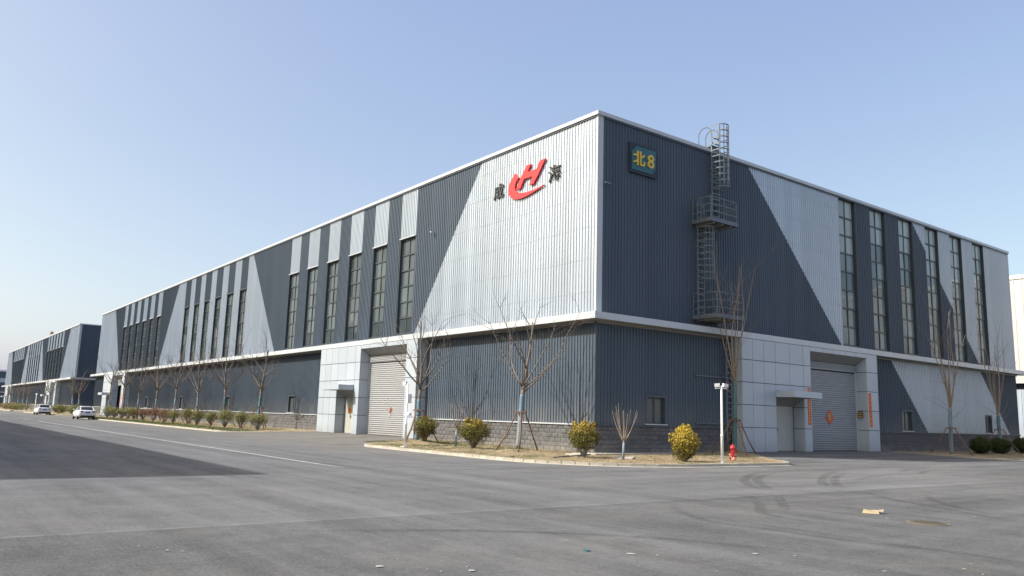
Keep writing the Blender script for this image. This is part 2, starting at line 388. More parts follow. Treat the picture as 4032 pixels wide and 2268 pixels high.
def ribbon(name, pts, w, mat, z=0.006):
    """flat strip along a smoothed line, with UVs across and along"""
    P = [Vector((p[0], p[1], 0)) for p in pts]
    out = []
    for i in range(len(P)-1):
        p0, p1, p2, p3 = P[max(i-1, 0)], P[i], P[i+1], P[min(i+2, len(P)-1)]
        for k in range(8):
            t = k/8; out.append(0.5*((2*p1)+(-p0+p2)*t+(2*p0-5*p1+4*p2-p3)*t*t+(-p0+3*p1-3*p2+p3)*t**3))
    out.append(P[-1]); b = MB(); uv = []
    for i in range(len(out)):
        t = (out[min(i+1, len(out)-1)]-out[max(i-1, 0)]).normalized(); nrm = Vector((-t.y, t.x, 0))
        for sgn in (-1, 1):
            q = out[i]+nrm*sgn*w/2; b.v.append((q.x, q.y, z)); uv.append(((sgn+1)/2, i/(len(out)-1)))
    for i in range(len(out)-1): b.f.append((2*i, 2*i+1, 2*i+3, 2*i+2))
    m = b.mesh(name, mat); L = m.uv_layers.new(name='UVMap')
    for lp in m.loops: L.data[lp.index].uv = uv[lp.vertex_index]
    return link(name, m, ground)
MARKS = [[(8.44, 0.58), (9.25, -1.45), (10.55, -3.67), (11.6, -5.08), (12.77, -6.29), (13.5, -6.87)],
 [(8.84, 0.58), (9.87, -1.8), (10.89, -3.55), (11.93, -4.91), (13.06, -6.12), (13.58, -6.62)],
 [(8.87, 4.29), (10.32, 1.06), (11.76, -1.56), (12.95, -3.35), (14.01, -4.43)],
 [(9.85, 3.16), (11.02, 0.48), (12.1, -1.45), (13.26, -3.19), (14.16, -4.24)],
 [(14.33, -11.45), (15.89, -12.71), (16.95, -13.34), (17.59, -13.33), (18.42, -13.25), (19.42, -13.18), (20.41, -12.9), (21.31, -12.65)],
 [(14.33, -8.61), (15.56, -9.97), (16.52, -11.22), (17.13, -11.59), (17.81, -11.66), (18.5, -11.35)],
 [(14.59, -7.89), (15.55, -9.17), (16.55, -10.48)],
 [(14.59, -4.36), (16.14, -5.8), (17.41, -6.56), (18.7, -7.36), (19.7, -7.97)],
 [(15.78, -3.47), (16.78, -5.09), (17.96, -6.35), (18.85, -7.02)],
 [(8.96, 11.26), (9.2, 9.12), (9.64, 7.72), (10.6, 5.2)], [(9.8, 11.0), (10.1, 9.0), (10.5, 7.4), (11.4, 5.2)],
 [(-1.77, -11.43), (1.73, -10.94), (3.71, -9.9), (5.73, -8.14), (7.24, -6.11)],
 [(-8, -10.2), (-1.5, -9.8), (2.5, -9.0), (5.0, -7.6), (7.0, -5.2), (8.0, -1.5)],
 [(11.5, 12), (10.9, 6), (11.4, 2), (12.5, -1)], [(15.2, -20), (16.3, -17.5), (18.0, -15.6), (20.6, -14.4)]]
for i, m_ in enumerate(MARKS): ribbon('tyre_mark', m_, 0.34 if i < 4 else 0.27, M_mark, 0.004+0.0012*(i % 5))
ribbon('painted_line', [(-62, -13.62), (-30, -13.62), (-10, -13.62), (4.6, -13.62)], 0.16, M_paint, 0.012)

# ------------------------------------------------------------------ warehouses
P_OUT = 0.70; HW = 15.55; ZB, ZT = 5.96, 6.26; ZS = 1.42; LEN = 112.2; WID = 44.3
PITCH = 0.2; PROF = ((0.0, 0.0), (0.150, 0.0), (0.156, 0.036), (0.188, 0.036), (0.194, -0.004), (0.2, 0.0))
def prof_at(s):
    q = s % PITCH
    for (a, oa), (b, ob) in zip(PROF, PROF[1:]):
        if a <= q <= b: return oa+(ob-oa)*(q-a)/(b-a)
    return 0.0
def clad(b, fn, s0, s1, lo, hi):
    """ribbed sheet over s0..s1 between the heights lo(s) and hi(s)"""
    lo_ = lo if callable(lo) else (lambda s: lo); hi_ = hi if callable(hi) else (lambda s: hi)
    ss = {round(s0, 4), round(s1, 4)}
    k = int(math.floor(s0/PITCH))
    while k*PITCH < s1:
        for q, _ in PROF[:-1]:
            s = k*PITCH+q
            if s0 < s < s1: ss.add(round(s, 4))
        k += 1
    ss = sorted(ss); base = len(b.v)
    for s in ss:
        o = prof_at(s); a, c = lo_(s), max(hi_(s), lo_(s))
        b.v.append(tuple(fn(s, a, o))); b.v.append(tuple(fn(s, c, o)))
    for i in range(len(ss)-1):
        j = base+2*i; b.f.append((j, j+2, j+3, j+1))
def lin(s0, z0, s1, z1): return lambda s: z0+(z1-z0)*(s-s0)/(s1-s0)

def fbox(b, fn, s0, s1, o0, o1, z0, z1):
    b.hexa([fn(s0, z0, o0), fn(s1, z0, o0), fn(s1, z0, o1), fn(s0, z0, o1), fn(s0, z1, o0), fn(s1, z1, o0), fn(s1, z1, o1), fn(s0, z1, o1)])

_shared = {}
def window(root, fn, s0, s1, z0, z1, rows, glass, lod, head=None, tag_='L'):
    """recessed tall window: reveal, frame with one mullion and cross bars, panes"""
    w = D.objects.new('window', None); COL.objects.link(w); w.parent = root
    b = MB(); d = 0.16
    for (a, c) in ((s0, s0+0.05), (s1-0.05, s1)): fbox(b, fn, a, c, -0.30, 0.012, z0, z1)
    fbox(b, fn, s0+0.05, s1-0.05, -0.30, 0.012, z1-0.05, z1); fbox(b, fn, s0+0.05, s1-0.05, -0.30, 0.012, z0, z0+0.05)
    b.build('reveal', M_frame, w)
    b = MB(); f = 0.07; a0, a1, c0, c1 = s0+0.052, s1-0.052, z0+0.052, z1-0.052; mid = (a0+a1)/2
    for (x, y) in ((a0, a0+f), (a1-f, a1), (mid-f/2, mid+f/2)): fbox(b, fn, x, y, -d-0.06, -d+0.03, c0, c1)
    zs = [c0+(c1-c0)*k/rows for k in range(rows+1)]
    for k, z in enumerate(zs):
        zz0, zz1 = (z, z+f) if k == 0 else ((z-f, z) if k == rows else (z-0.045, z+0.045))
        for (x, y) in ((a0+f, mid-f/2), (mid+f/2, a1-f)): fbox(b, fn, x, y, -d-0.06, -d+0.045, zz0, zz1)
    b.build('window_frame', M_frame, w)
    if lod == 0:
        pw = mid-f/2-a0-f+0.02; ph = (c1-c0)/rows-0.06
        key = (tag_, round(pw, 3), round(ph, 3), glass.name)
        if key not in _shared:
            q = MB(); o = fn(0, 0, 0); fb = MB(); fbox(fb, lambda s, z, oo: Vector(fn(s, z, oo))-Vector(o), 0, pw, -0.012, 0, 0, ph)
            _shared[key] = fb.mesh('pane', glass)
        for k in range(rows):
            for x in (a0+f-0.01, mid+f/2-0.01):
                me = _shared[key]
                if tag_ == 'R' and k >= 5 and random.random() < (.55 if k == 5 else .92):      # upper rows: pale reflection painted into the pane colour
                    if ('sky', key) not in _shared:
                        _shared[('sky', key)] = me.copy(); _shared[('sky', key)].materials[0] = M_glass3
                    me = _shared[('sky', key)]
                p = link('pane', me, w); p.location = fn(x, zs[k]+0.03, -d-0.01)
                p.rotation_euler = (random.uniform(-.012, .012), random.uniform(-.012, .012), random.uniform(-.016, .016))
    else:
        b = MB(); fbox(b, fn, a0, a1, -d-0.02, -d-0.01, c0, c1); b.build('pane', glass, w)
    if head:
        b = MB(); fbox(b, fn, s0-0.03, s1+0.03, 0.047, 0.08, z1-0.015, z1+0.045); b.build('window_head', head, w)
    return w

def low_window(root, fn, s0, s1, z0, z1):
    w = D.objects.new('low_window', None); COL.objects.link(w); w.parent = root
    b = MB()
    fbox(b, fn, s0-0.06, s1+0.06, -0.16, 0.06, z1, z1+0.07)
    for (a, c) in ((s0-0.06, s0), (s1, s1+0.06)): fbox(b, fn, a, c, -0.16, 0.05, z0, z1)
    b.build('window_surround', M_darkflat, w)
    b = MB(); mid = (s0+s1)/2
    for (x, y) in ((s0, s0+.07), (s1-.07, s1), (mid-.05, mid+.05)): fbox(b, fn, x, y, -0.14, -0.08, z0, z1)
    for (x, y) in ((z0, z0+.07), (z1-.07, z1)): fbox(b, fn, s0+.07, mid-.05, -0.14, -0.08, x, y); fbox(b, fn, mid+.05, s1-.07, -0.14, -0.08, x, y)
    b.build('window_frame', M_frame, w)
    for (x, y) in ((s0+.07, mid-.05), (mid+.05, s1-.07)):
        b = MB(); fbox(b, fn, x, y, -0.125, -0.115, z0+.07, z1-.07); b.build('pane', M_curtain, w)
    b = MB(); fbox(b, fn, s0-0.10, s1+0.10, -0.16, 0.12, z0-0.05, z0); b.build('window_sill', M_trim, w)

ROWS = [0.24, 1.46, 2.59, 3.72, 4.86, 5.95]
def panel(root, pts8):
    MB().hexa(pts8).build('wall_panel', M_panel, root)
def portal(root, fn, s_, sg, lod, raised=False, kx=1.0):
    """clad entrance bay: s_ = start of the pillar beside the shutter, sg = +1; fn maps (s, z, out)"""
    p = D.objects.new('entrance_bay', None); COL.objects.link(p); p.parent = root
    F = lambda t, z, o: fn(s_+sg*t*kx, z, o)
    O = P_OUT; g = 0.016; th = 0.035
    pil, hd, dr, end = 1.25, 7.15, (7.87, 10.42), 13.3
    # backing behind the joints
    b = MB()
    fbox(b, F, 0.04, pil-0.03, 0.02, O-th-0.003, 0.05, 5.94)
    fbox(b, F, hd+0.04, dr[0]-0.03, 0.02, O-th-0.003, 0.05, 5.94)
    fbox(b, F, dr[1]+0.04, end-0.04, 0.02, O-th-0.003, 0.05, 5.94)
    fbox(b, F, pil-0.03, hd+0.04, 0.02, O-th-0.003, 5.74, 5.94)
    fbox(b, F, dr[0]-0.03, dr[1]+0.04, 0.02, O-th-0.003, 3.42, 5.94)
    b.build('joint_backing', M_joint, p)
    def front(t0, t1, z0, z1):
        b = MB(); fbox(b, F, t0+g*.75, t1-g*.75, O-th, O, z0+g, z1-g); b.build('wall_panel', M_panel, p)
    def side(t, face, o0, o1, z0, z1):
        b = MB(); a, c = (t-th, t) if face > 0 else (t, t+th)
        fbox(b, F, a, c, o0, o1, z0+g, z1-g); b.build('wall_panel', M_panel, p)
    for z0, z1 in zip(ROWS, ROWS[1:]):
        front(0, pil, z0, z1)
        side(0, -1, 0.03, O-th-0.004, z0, z1); side(end, 1, 0.03, O-th-0.004, z0, z1)
        side(pil, 1, 0.0, O-th-0.004, z0, min(z1, 5.66)); side(hd, -1, 0.0, O-th-0.004, z0, min(z1, 5.66))
        front(hd, 7.85, z0, z1)
        for a, c in ((dr[1], 11.45), (11.45, 12.40), (12.40, end)): front(a, c, z0, z1)
        if z1 < 2.7:
            side(dr[0], 1, 0.03, O-th-0.004, z0, z1); side(dr[1], -1, 0.03, O-th-0.004, z0, z1)
    side(dr[0], 1, 0.03, O-th-0.004, 2.59, 3.06); side(dr[1], -1, 0.03, O-th-0.004, 2.59, 3.06)
    for z0, z1 in ((3.39, 3.72), (3.72, 4.86), (4.86, 5.95)):
        for a, c in ((7.86, 9.14), (9.14, dr[1])): front(a, c, z0, z1)
    hs = [pil, 2.4, 3.58, 4.76, 5.94, hd]
    for a, c in zip(hs, hs[1:]): front(a, c, 5.69, 5.95)
    # sloping soffit panels over the shutter
    for a, c in zip(hs, hs[1:]):
        b = MB(); b.hexa([F(a+g/2, 5.25, 0.0), F(c-g/2, 5.25, 0.0), F(c-g/2, 5.69, O-0.04), F(a+g/2, 5.69, O-0.04),
                          F(a+g/2, 5.29, 0.0), F(c-g/2, 5.29, 0.0), F(c-g/2, 5.73, O-0.04), F(a+g/2, 5.73, O-0.04)])
        b.build('soffit_panel', M_soffit, p)
    # shutter
    z_bot = 4.35 if raised else 0.27
    b = MB(); n = int((4.86-z_bot)/0.125); i0 = len(b.v)
    for k in range(n*4+1):
        q = k/4.0; o = -0.04+0.060*(0, 0.85, 1, 0.6)[k % 4]; z = z_bot+q*0.125
        b.v += [tuple(F(pil+0.06, z, o)), tuple(F(hd-0.06, z, o))]
    for k in range(n*4): j = i0+2*k; b.f.append((j, j+1, j+3, j+2))
    b.build('roller_shutter', M_roller, p)
    b = MB(); i0 = 0
    for k in range(17):
        q = k/4.0; o = 0.05+0.055*(0, 0.85, 1, 0.6)[k % 4]; z = 4.87+q*0.095
        b.v += [tuple(F(pil+0.02, z, o)), tuple(F(hd-0.02, z, o))]
    for k in range(16): j = 2*k; b.f.append((j, j+1, j+3, j+2))
    fbox(b, F, pil+0.02, hd-0.02, 0.0, 0.055, 4.84, 4.88)
    b.build('shutter_hood', M_roller, p)
    for t in (pil+0.005, hd-0.105):
        b = MB(); fbox(b, F, t, t+0.10, -0.05, 0.05, 0.25, 4.86); b.build('guide_rail', M_trim, p)
    # side door in its recess, sloping head, canopy slab
    b = MB(); fbox(b, F, dr[0]+0.05, dr[1]-0.05, -0.02, 0.03, 0.27, 2.62); dl = b.build('door', M_door, p)
    # canopy
    b = MB(); fbox(b, F, dr[0]-0.01, dr[1]+0.01, O+0.002, 1.78, 3.06, 3.385); b.build('canopy', M_panel, p)
    b = MB(); fbox(b, F, dr[0]+0.04, dr[1]-0.04, O, 1.72, 3.045, 3.056); b.build('canopy_soffit', M_soffit, p)
    b = MB(); b.hexa([F(dr[0]+.03, 2.62, 0.03), F(dr[1]-.03, 2.62, 0.03), F(dr[1]-.03, 3.05, O-.002), F(dr[0]+.03, 3.05, O-.002),
                      F(dr[0]+.03, 2.66, 0.03), F(dr[1]-.03, 2.66, 0.03), F(dr[1]-.03, 3.09, O-.002), F(dr[0]+.03, 3.09, O-.002)])
    b.build('door_soffit', M_soffit, p)
    if lod == 0:
        b = MB(); mid = dr[1]-0.85 if sg > 0 else dr[1]-0.85
        fbox(b, F, mid-0.008, mid+0.008, 0.03, 0.034, 0.3, 2.6); b.build('door_seam', M_doorgrey, p)
        b = MB(); fbox(b, F, mid-0.16, mid-0.08, 0.031, 0.05, 1.22, 1.48); b.tube([F(mid-0.12, 1.40, 0.05), F(mid-0.12, 1.40, 0.09), F(mid-0.25, 1.40, 0.09)], 0.014)
        b.build('door_handle', M_steel, p)
    return p, F

def warehouse(ox, label, lod, right_detail=True, raised2=True, oy=0.0):
    root = thing('warehouse', label, 'building', (ox, oy, 0))
    L = lambda s, z, o: Vector((-s, -o, z))
    R = lambda s, z, o: Vector((o, s, z))
    # solid core behind the cladding, with the flat roof
    MB().box(-LEN+0.35, -0.35, 0.35, WID-0.35, 0.0, HW-0.25).build('inner_wall', M_darkflat, root)
    T = HW
    lights, darks = MB(), MB()
    # upper street facade
    cl, cd = [MB() for _ in range(3)], [MB() for _ in range(3)]
    clad(cl[0], L, 0.12, 9.2, ZT-.02, T); clad(cl[0], L, 9.2, 15.9, ZT-.02, lin(9.2, T, 15.9, ZT)); clad(cd[0], L, 9.2, 15.9, lin(9.2, T, 15.9, ZT), T)
    clad(cd[0], L, 15.9, 16.15, ZT-.02, T)
    clad(cd[0], L, 36.15, 38.3, ZT-.02, T); clad(cd[0], L, 38.3, 45.2, lin(38.3, ZT, 45.2, T), T)
    clad(cl[1], L, 38.3, 45.2, ZT-.02, lin(38.3, ZT, 45.2, T)); clad(cl[1], L, 45.2, 46.2, ZT-.02, T)
    clad(cl[1], L, 66.2, 69.0, ZT-.02, T); clad(cl[1], L, 69.0, 75.5, ZT-.02, lin(69, T, 75.5, ZT)); clad(cd[1], L, 69.0, 75.5, lin(69, T, 75.5, ZT), T)
    clad(cd[1], L, 75.5, 76.1, ZT-.02, T); clad(cd[1], L, 96.1, 96.3, ZT-.02, T); clad(cd[1], L, 96.3, 102.7, lin(96.3, ZT, 102.7, T), T)
    clad(cl[2], L, 96.3, 102.7, ZT-.02, lin(96.3, ZT, 102.7, T)); clad(cl[2], L, 102.7, LEN-0.02, ZT-.02, T)
    for base, dark, head, tgt in ((16.15, True, M_trim, cd[0]), (46.2, False, M_darkflat, cl[1]), (76.1, True, M_trim, cd[1])):
        for k in range(6):
            a = base+k*3.62; c = a+1.93
            pn = MB(); clad(pn, L, a, c, 12.5, T); pn.build('light_cladding' if dark else 'dark_cladding', M_light if dark else M_dark, root)
            window(root, L, a, c, 6.44, 12.5, 6, M_glass, lod, head)
            bsp = MB(); fbox(bsp, L, a, c, -0.30, 0.0, ZT-.02, 6.44); bsp.build('window_sill', M_darkflat, root)
            if k < 5: clad(tgt, L, c, a+3.62, ZT-.02, T)
    for q in cl: q.build('light_cladding', M_light, root)
    for q in cd[:2]: q.build('dark_cladding', M_dark, root)
    # lower street facade
    low = MB(); cuts = [(33.2, 34.45), (48.25, 49.4), (63.4, 64.6), (78.3, 79.55)]
    clad(low, L, 0.10, 14.17, ZS, ZB+.01); low.build('dark_cladding', M_dark, root); low = MB()
    s = 27.46
    for a, c in cuts:
        clad(low, L, s, a-.06, ZS, ZB+.01); clad(low, L, a-.06, c+.06, 2.79, ZB+.01); s = c+.06
        low_window(root, L, a, c, 1.50, 2.72)
    clad(low, L, s, 88.95, ZS, ZB+.01); low.build('dark_cladding', M_dark, root)
    low = MB(); clad(low, L, 102.3, LEN-.02, ZS, ZB+.01); low.build('dark_cladding', M_dark, root)
    # upper end facade
    d1 = lin(11.1, T, 20.0, ZT)
    e = MB(); clad(e, R, 0.34, 11.1, ZT-.02, T); clad(e, R, 11.1, 20.0, ZT-.02, d1); e.build('dark_cladding', M_dark, root)
    e = MB(); clad(e, R, 11.1, 20.0, d1, T); e.build('light_cladding', M_light, root)
    d2 = lin(29.0, T, 38.2, ZT)
    if right_detail:
        for k in range(6):
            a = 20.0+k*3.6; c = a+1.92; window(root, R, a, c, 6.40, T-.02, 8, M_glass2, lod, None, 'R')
            bsp = MB(); fbox(bsp, R, a, c, -0.30, 0.0, ZT-.02, 6.40); bsp.build('window_sill', M_darkflat, root)
            n0, n1 = c, (a+3.6 if k < 5 else WID-.02)
            if n1 <= 29.2:
                b = MB(); clad(b, R, n0, n1, ZT-.02, T); b.build('dark_cladding', M_dark, root)
            elif n0 >= 38.2:
                b = MB(); clad(b, R, n0, n1, ZT-.02, T); b.build('light_cladding', M_light, root)
            else:
                b = MB(); clad(b, R, n0, n1, ZT-.02, lambda s: min(T, d2(s))); b.build('dark_cladding', M_dark, root)
                b = MB(); clad(b, R, n0, n1, lambda s: min(T, d2(s)), T); b.build('light_cladding', M_light, root)
    else:
        e = MB(); clad(e, R, 20.0, WID-.02, ZT-.02, T); e.build('dark_cladding', M_dark, root)
    # lower end facade
    b = MB(); clad(b, R, 0.10, 3.19, ZS, ZB+.01); clad(b, R, 3.19, 4.52, 2.79, ZB+.01); clad(b, R, 4.52, 9.44, ZS, ZB+.01)
    b.build('dark_cladding', M_dark, root); low_window(root, R, 3.25, 4.46, 1.50, 2.72)
    if right_detail:
        e1 = lin(25.4, ZB, 29.85, ZS); e2 = lin(38.05, ZB, 42.5, ZS)
        cut = lambda s: 2.79 if (26.44 < s < 27.81 or 38.39 < s < 39.51) else ZS
        brk = [22.55, 25.4, 26.44, 26.441, 27.81, 27.811, 29.85]
        b = MB()
        for a, c in zip(brk, brk[1:]): clad(b, R, a, c, cut((a+c)/2), lambda s: min(ZB+.01, max(e1(s), cut(s))) if s > 25.4 else ZB+.01)
        b.build('dark_cladding', M_dark, root); b = MB()
        clad(b, R, 25.4, 29.85, lambda s: max(e1(s), ZS), ZB+.01); clad(b, R, 29.85, 38.05, ZS, ZB+.01)
        brk = [38.05, 38.39, 39.51, 42.5]
        for a, c in zip(brk, brk[1:]): clad(b, R, a, c, cut((a+c)/2), lambda s: min(ZB+.01, e2(s)))
        b.build('light_cladding', M_light, root); b = MB()
        clad(b, R, 38.05, 42.5, lambda s: max(e2(s), ZS), ZB+.01); clad(b, R, 42.5, WID-.02, ZS, ZB+.01)
        b.build('dark_cladding', M_dark, root)
        low_window(root, R, 26.5, 27.75, 1.50, 2.72); low_window(root, R, 38.45, 39.45, 1.50, 2.72)
    else:
        b = MB(); clad(b, R, 9.37, WID-.02, ZS, ZB+.01); b.build('dark_cladding', M_dark, root)
    # far sides, out of sight of the photograph
    MB().box(-LEN, -LEN+0.3, 0.0, WID, 0, T-.01).box(-LEN+.3, -0.36, WID-0.3, WID, 0, T-.01).build('rear_cladding', M_dark, root)
    # corner trims
    b = MB(); b.box(-0.13, 0.012, -0.012, 0.12, ZT-.01, T).box(0.0, 0.014, 0.12, 0.34, ZT-.01, T); b.build('corner_trim', M_trim, root)
    MB().box(-0.11, 0.010, -0.010, 0.10, ZS, ZB).build('corner_trim', M_darkflat, root)
    b = MB(); fbox(b, L, LEN-.08, LEN+.02, -.3, .04, ZT, T); b.build('corner_trim', M_trim, root)
    b = MB(); fbox(b, R, WID-.10, WID+.02, -.3, .04, ZT, T); b.build('corner_trim', M_trim, root)
    # parapet cap
    b = MB(); b.hexa([(-LEN-.1, -.10, T-.01), (.12, -.12, T-.01), (-.35, .35, T-.01), (-LEN-.1, .35, T-.01), (-LEN-.1, -.10, T+.165), (.12, -.12, T+.165), (-.35, .35, T+.14), (-LEN-.1, .35, T+.14)])
    b.hexa([(.12, -.12, T-.01), (.10, WID+.1, T-.01), (-.35, WID+.1, T-.01), (-.35, .35, T-.01), (.12, -.12, T+.165), (.10, WID+.1, T+.165), (-.35, WID+.1, T+.14), (-.35, .35, T+.14)])
    b.build('parapet_cap', M_trim, root)
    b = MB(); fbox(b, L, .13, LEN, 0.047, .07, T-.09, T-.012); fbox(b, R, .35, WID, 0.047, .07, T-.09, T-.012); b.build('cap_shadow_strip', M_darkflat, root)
    # projecting band between the storeys, in sheets
    p = P_OUT
    def band(fn, s0, s1):
        n = max(1, round((s1-s0)/4.0)); st = (s1-s0)/n
        for k in range(n):
            a, c = s0+k*st, s0+(k+1)*st-0.008; j = [random.uniform(-.008, .008) for _ in range(4)]
            b = MB(); b.hexa([fn(a, ZB, 0.0), fn(c, ZB, 0.0), fn(c, ZB, p+j[0]), fn(a, ZB, p+j[1]), fn(a, ZT+.02, 0.0), fn(c, ZT+.02, 0.0), fn(c, ZT, p-.012+j[2]), fn(a, ZT, p-.012+j[3])])
            b.build('fascia_panel', M_trim, root)
    band(L, 0.0, LEN+p)
    band(R, 0.0, WID+p)
    MB().box(0.0, p, -p, -.004, ZB, ZT).build('fascia_panel', M_trim, root)
    b = MB(); fbox(b, L, 0.0, LEN, 0.01, p-.05, ZB-.012, ZB-.002); fbox(b, R, 0.0, WID, 0.01, p-.05, ZB-.012, ZB-.002); b.box(0.01, p-.05, -p+.05, -.01, ZB-.012, ZB-.002); b.build('band_soffit', M_soffit, root)
    for fn, a, c in ((L, 0, 14.1), (L, 27.5, 88.95), (L, 102.4, LEN), (R, 0, 9.37), (R, 22.55, WID)):
        b = MB(); fbox(b, fn, a, c, 0.049, 0.09, ZB-.10, ZB-.013); b.build('soffit_lip', M_soffit, root)
    # drip ledge over the block base
    for fn, runs in ((L, ((-.10, 14.08), (27.42, 88.93), (102.32, LEN))), (R, ((.0, 9.35), (22.57, WID)))):
        for a, c in runs:
            b = MB(); fbox(b, fn, a, c, -.05, .10, ZS-.055, ZS); b.build('drip_ledge', M_trim if fn is L else M_darkflat, root)  # pale on the street side, slate on the end: sunlight put into colour
    # block base
    bl = MB(); w, h = 0.196, 0.096
    bl.v = [(-w, 0, -h), (w, 0, -h), (w, 0, h), (-w, 0, h), (-w*.93, -.022, -h*.86), (w*.93, -.022, -h*.86), (w*.93, -.022, h*.86), (-w*.93, -.022, h*.86), (0, -.038, h*.25)]
    bl.f = [(0, 1, 5, 4), (1, 2, 6, 5), (2, 3, 7, 6), (3, 0, 4, 7), (4, 5, 8), (5, 6, 8), (6, 7, 8), (7, 4, 8)]
    def base_run(fn, s0, s1, single, rot):
        e_ = D.objects.new('base_wall', None); COL.objects.link(e_); e_.parent = root
        b = MB(); fbox(b, fn, s0, s1, -.34, .004, 0.0, ZS-.056); b.build('mortar', M_mortar, e_)
        n = int((s1-s0)/0.4)+1; joined = MB()
        for r in range(6):
            z = ZS-.056-.103-r*.2; off = 0.2 if r % 2 else 0.0
            for k in range(n+1):
                s = s0+0.2+k*0.4-off
                lo_, hi_ = max(s0, s-w), min(s1, s+w)
                if hi_-lo_ < 0.05: continue
                sc_ = (hi_-lo_)/(2*w); c = (lo_+hi_)/2
                if single:
                    o = link('block', _shared.setdefault('block', bl.mesh('block', M_block)), e_)
                    o.location = fn(c, z, .005+random.uniform(-.004, .006)); o.rotation_euler = (0, 0, rot); o.scale = (sc_, random.uniform(.5, 1.5), 1)
                else:
                    i = len(joined.v); q = random.uniform(.5, 1.5)
                    joined.v += [tuple(fn(c+(vx*sc_ if fn is R else -vx*sc_), z+vz, .005-vy*q)) for vx, vy, vz in bl.v]
                    joined.f += [tuple(i+t for t in f) for f in bl.f]
        if not single: tag(joined.build('block_courses', M_block, e_), kind='stuff')
    base_run(L, 0.0, 14.06, lod == 0, 0); base_run(R, 0.0, 9.33, lod == 0, math.pi/2)
    base_run(L, 27.44, 88.9, False, 0); base_run(L, 102.34, LEN-.36, False, 0); base_run(R, 22.6, WID-.02, False, 0)
    if lod == 0:
        for fn, s0, s1, zs_, hi in ((L, .3, 15.6, [7.3, 8.8, 10.3, 11.8, 13.3, 14.7], lin(9.2, T, 15.9, ZT)), (L, .3, 14.0, [2.6, 3.7, 4.8], None), (R, .5, 20, [7.3, 8.8, 10.3, 11.8, 13.3, 14.7], None), (R, 29, 41, [2.6, 3.7, 4.8], None)):
            b = MB()
            for z in zs_:
                for k in range(int(s0/.2), int(s1/.2)):
                    s = k*.2+.075
                    if hi and s > 9.2 and z > hi(s): continue
                    fbox(b, fn, s-.011, s+.011, 0.0, .012, z-.011, z+.011)
            tag(b.build('screw_heads', M_steel, root), kind='stuff')
    # entrance bays
    pa = portal(root, L, 14.15, 1, lod); pb = portal(root, L, 89.0, 1, 1, raised2)
    pc = portal(root, R, 22.5, -1, lod, False, .983) if right_detail else None
    # floodlight / camera tubes high on the facade
    for s in (14.04, 56.5, 99.8):
        b = MB(); b.tube([L(s, 12.35, .03), L(s, 12.35, .18)], .03); b.tube([L(s+.10, 12.33, .20), L(s-.18, 12.26, .30)], .055, 8); b.build('wall_camera', M_trim, root)
    b = MB(); b.tube([R(.42, 12.35, .03), R(.42, 12.35, .18)], .03); b.tube([R(.30, 12.33, .20), R(.58, 12.27, .30)], .05, 8); b.build('wall_camera', M_steel, root)
    return root, L, R, pa, pb, pc

main, L, R, PA, PB, PC = warehouse(0.0, 'long grey and silver warehouse with the red logo on its near corner', 0)
far1 = warehouse(-131.6, 'second grey and silver warehouse farther along the street, behind the first', 1, right_detail=False, raised2=False)

# third building far down the street, dark with a pale strip
t = thing('distant_hall', 'low dark hall at the far left end of the street', 'building', (-395, 0, 0))
MB().box(-60, 0, -12, 60, 0, 15.2).build('wall', M_darkflat, t)
MB().box(-60.2, .2, -12.2, 60.2, 15.2, 15.9).build('parapet_cap', M_white, t)
MB().box(-60.1, .1, -12.1, 60.1, 10.4, 12.2).build('pale_strip', M_panel, t)
MB().box(-60.15, .5, -12.4, 60.1, 5.9, 6.3).build('fascia_panel', M_trim, t)

M_whall = simple('white_hall_sheet', (0.47, 0.47, 0.465), 0.45, 0, 0.05, 1)
# white building past the right end of the warehouse
t = thing('white_hall', 'bright white ribbed hall glimpsed past the right end of the warehouse', 'building', (-40, 66, 0))
b = MB(); fw_ = lambda s, z, o: Vector((s, -o, z))
PR0, PI0 = PROF, PITCH
PITCH = 0.75; PROF = ((0.0, 0.0), (0.60, 0.0), (0.64, 0.05), (0.71, 0.05), (0.75, 0.0))
clad(b, fw_, 0, 90, 7.4, 17.2); b.build('white_cladding', M_whall, t)
b = MB(); clad(b, fw_, 0, 90, 0.0, 5.9); b.build('grey_cladding', M_light, t)
PITCH = PI0; PROF = PR0
MB().box(-.1, 90.1, -.12, 40, 17.2, 17.6).build('parapet_cap', M_white, t)
MB().box(-.1, 90.1, -.5, .0, 6.5, 7.4).build('fascia_panel', M_whall, t)
MB().box(0, 90, .3, 40, 0, 17.1).build('inner_wall', M_darkflat, t)

# warehouse across the street; only its shadow reaches the picture
t = thing('warehouse', 'warehouse across the street whose roofline shadow lies on the asphalt', 'building', (-.7, -34.75, 0))
MB().box(-LEN, 0, -WID, 0, 0, 15.5).build('dark_cladding', M_dark, t)
MB().box(-LEN-.1, .1, -WID-.1, .1, 15.5, 15.78).build('parapet_cap', M_trim, t)
b = MB(); b.box(-LEN, .5, .003, .5, ZB, ZT).box(.003, .5, -WID, .003, ZB, ZT); b.build('fascia_panel', M_trim, t)
for k in range(18):
    b = MB(); x = -17-k*5.0; b.box(x, x+1.9, .001, .02, 6.5, 12.5); b.build('window', M_glass, t)

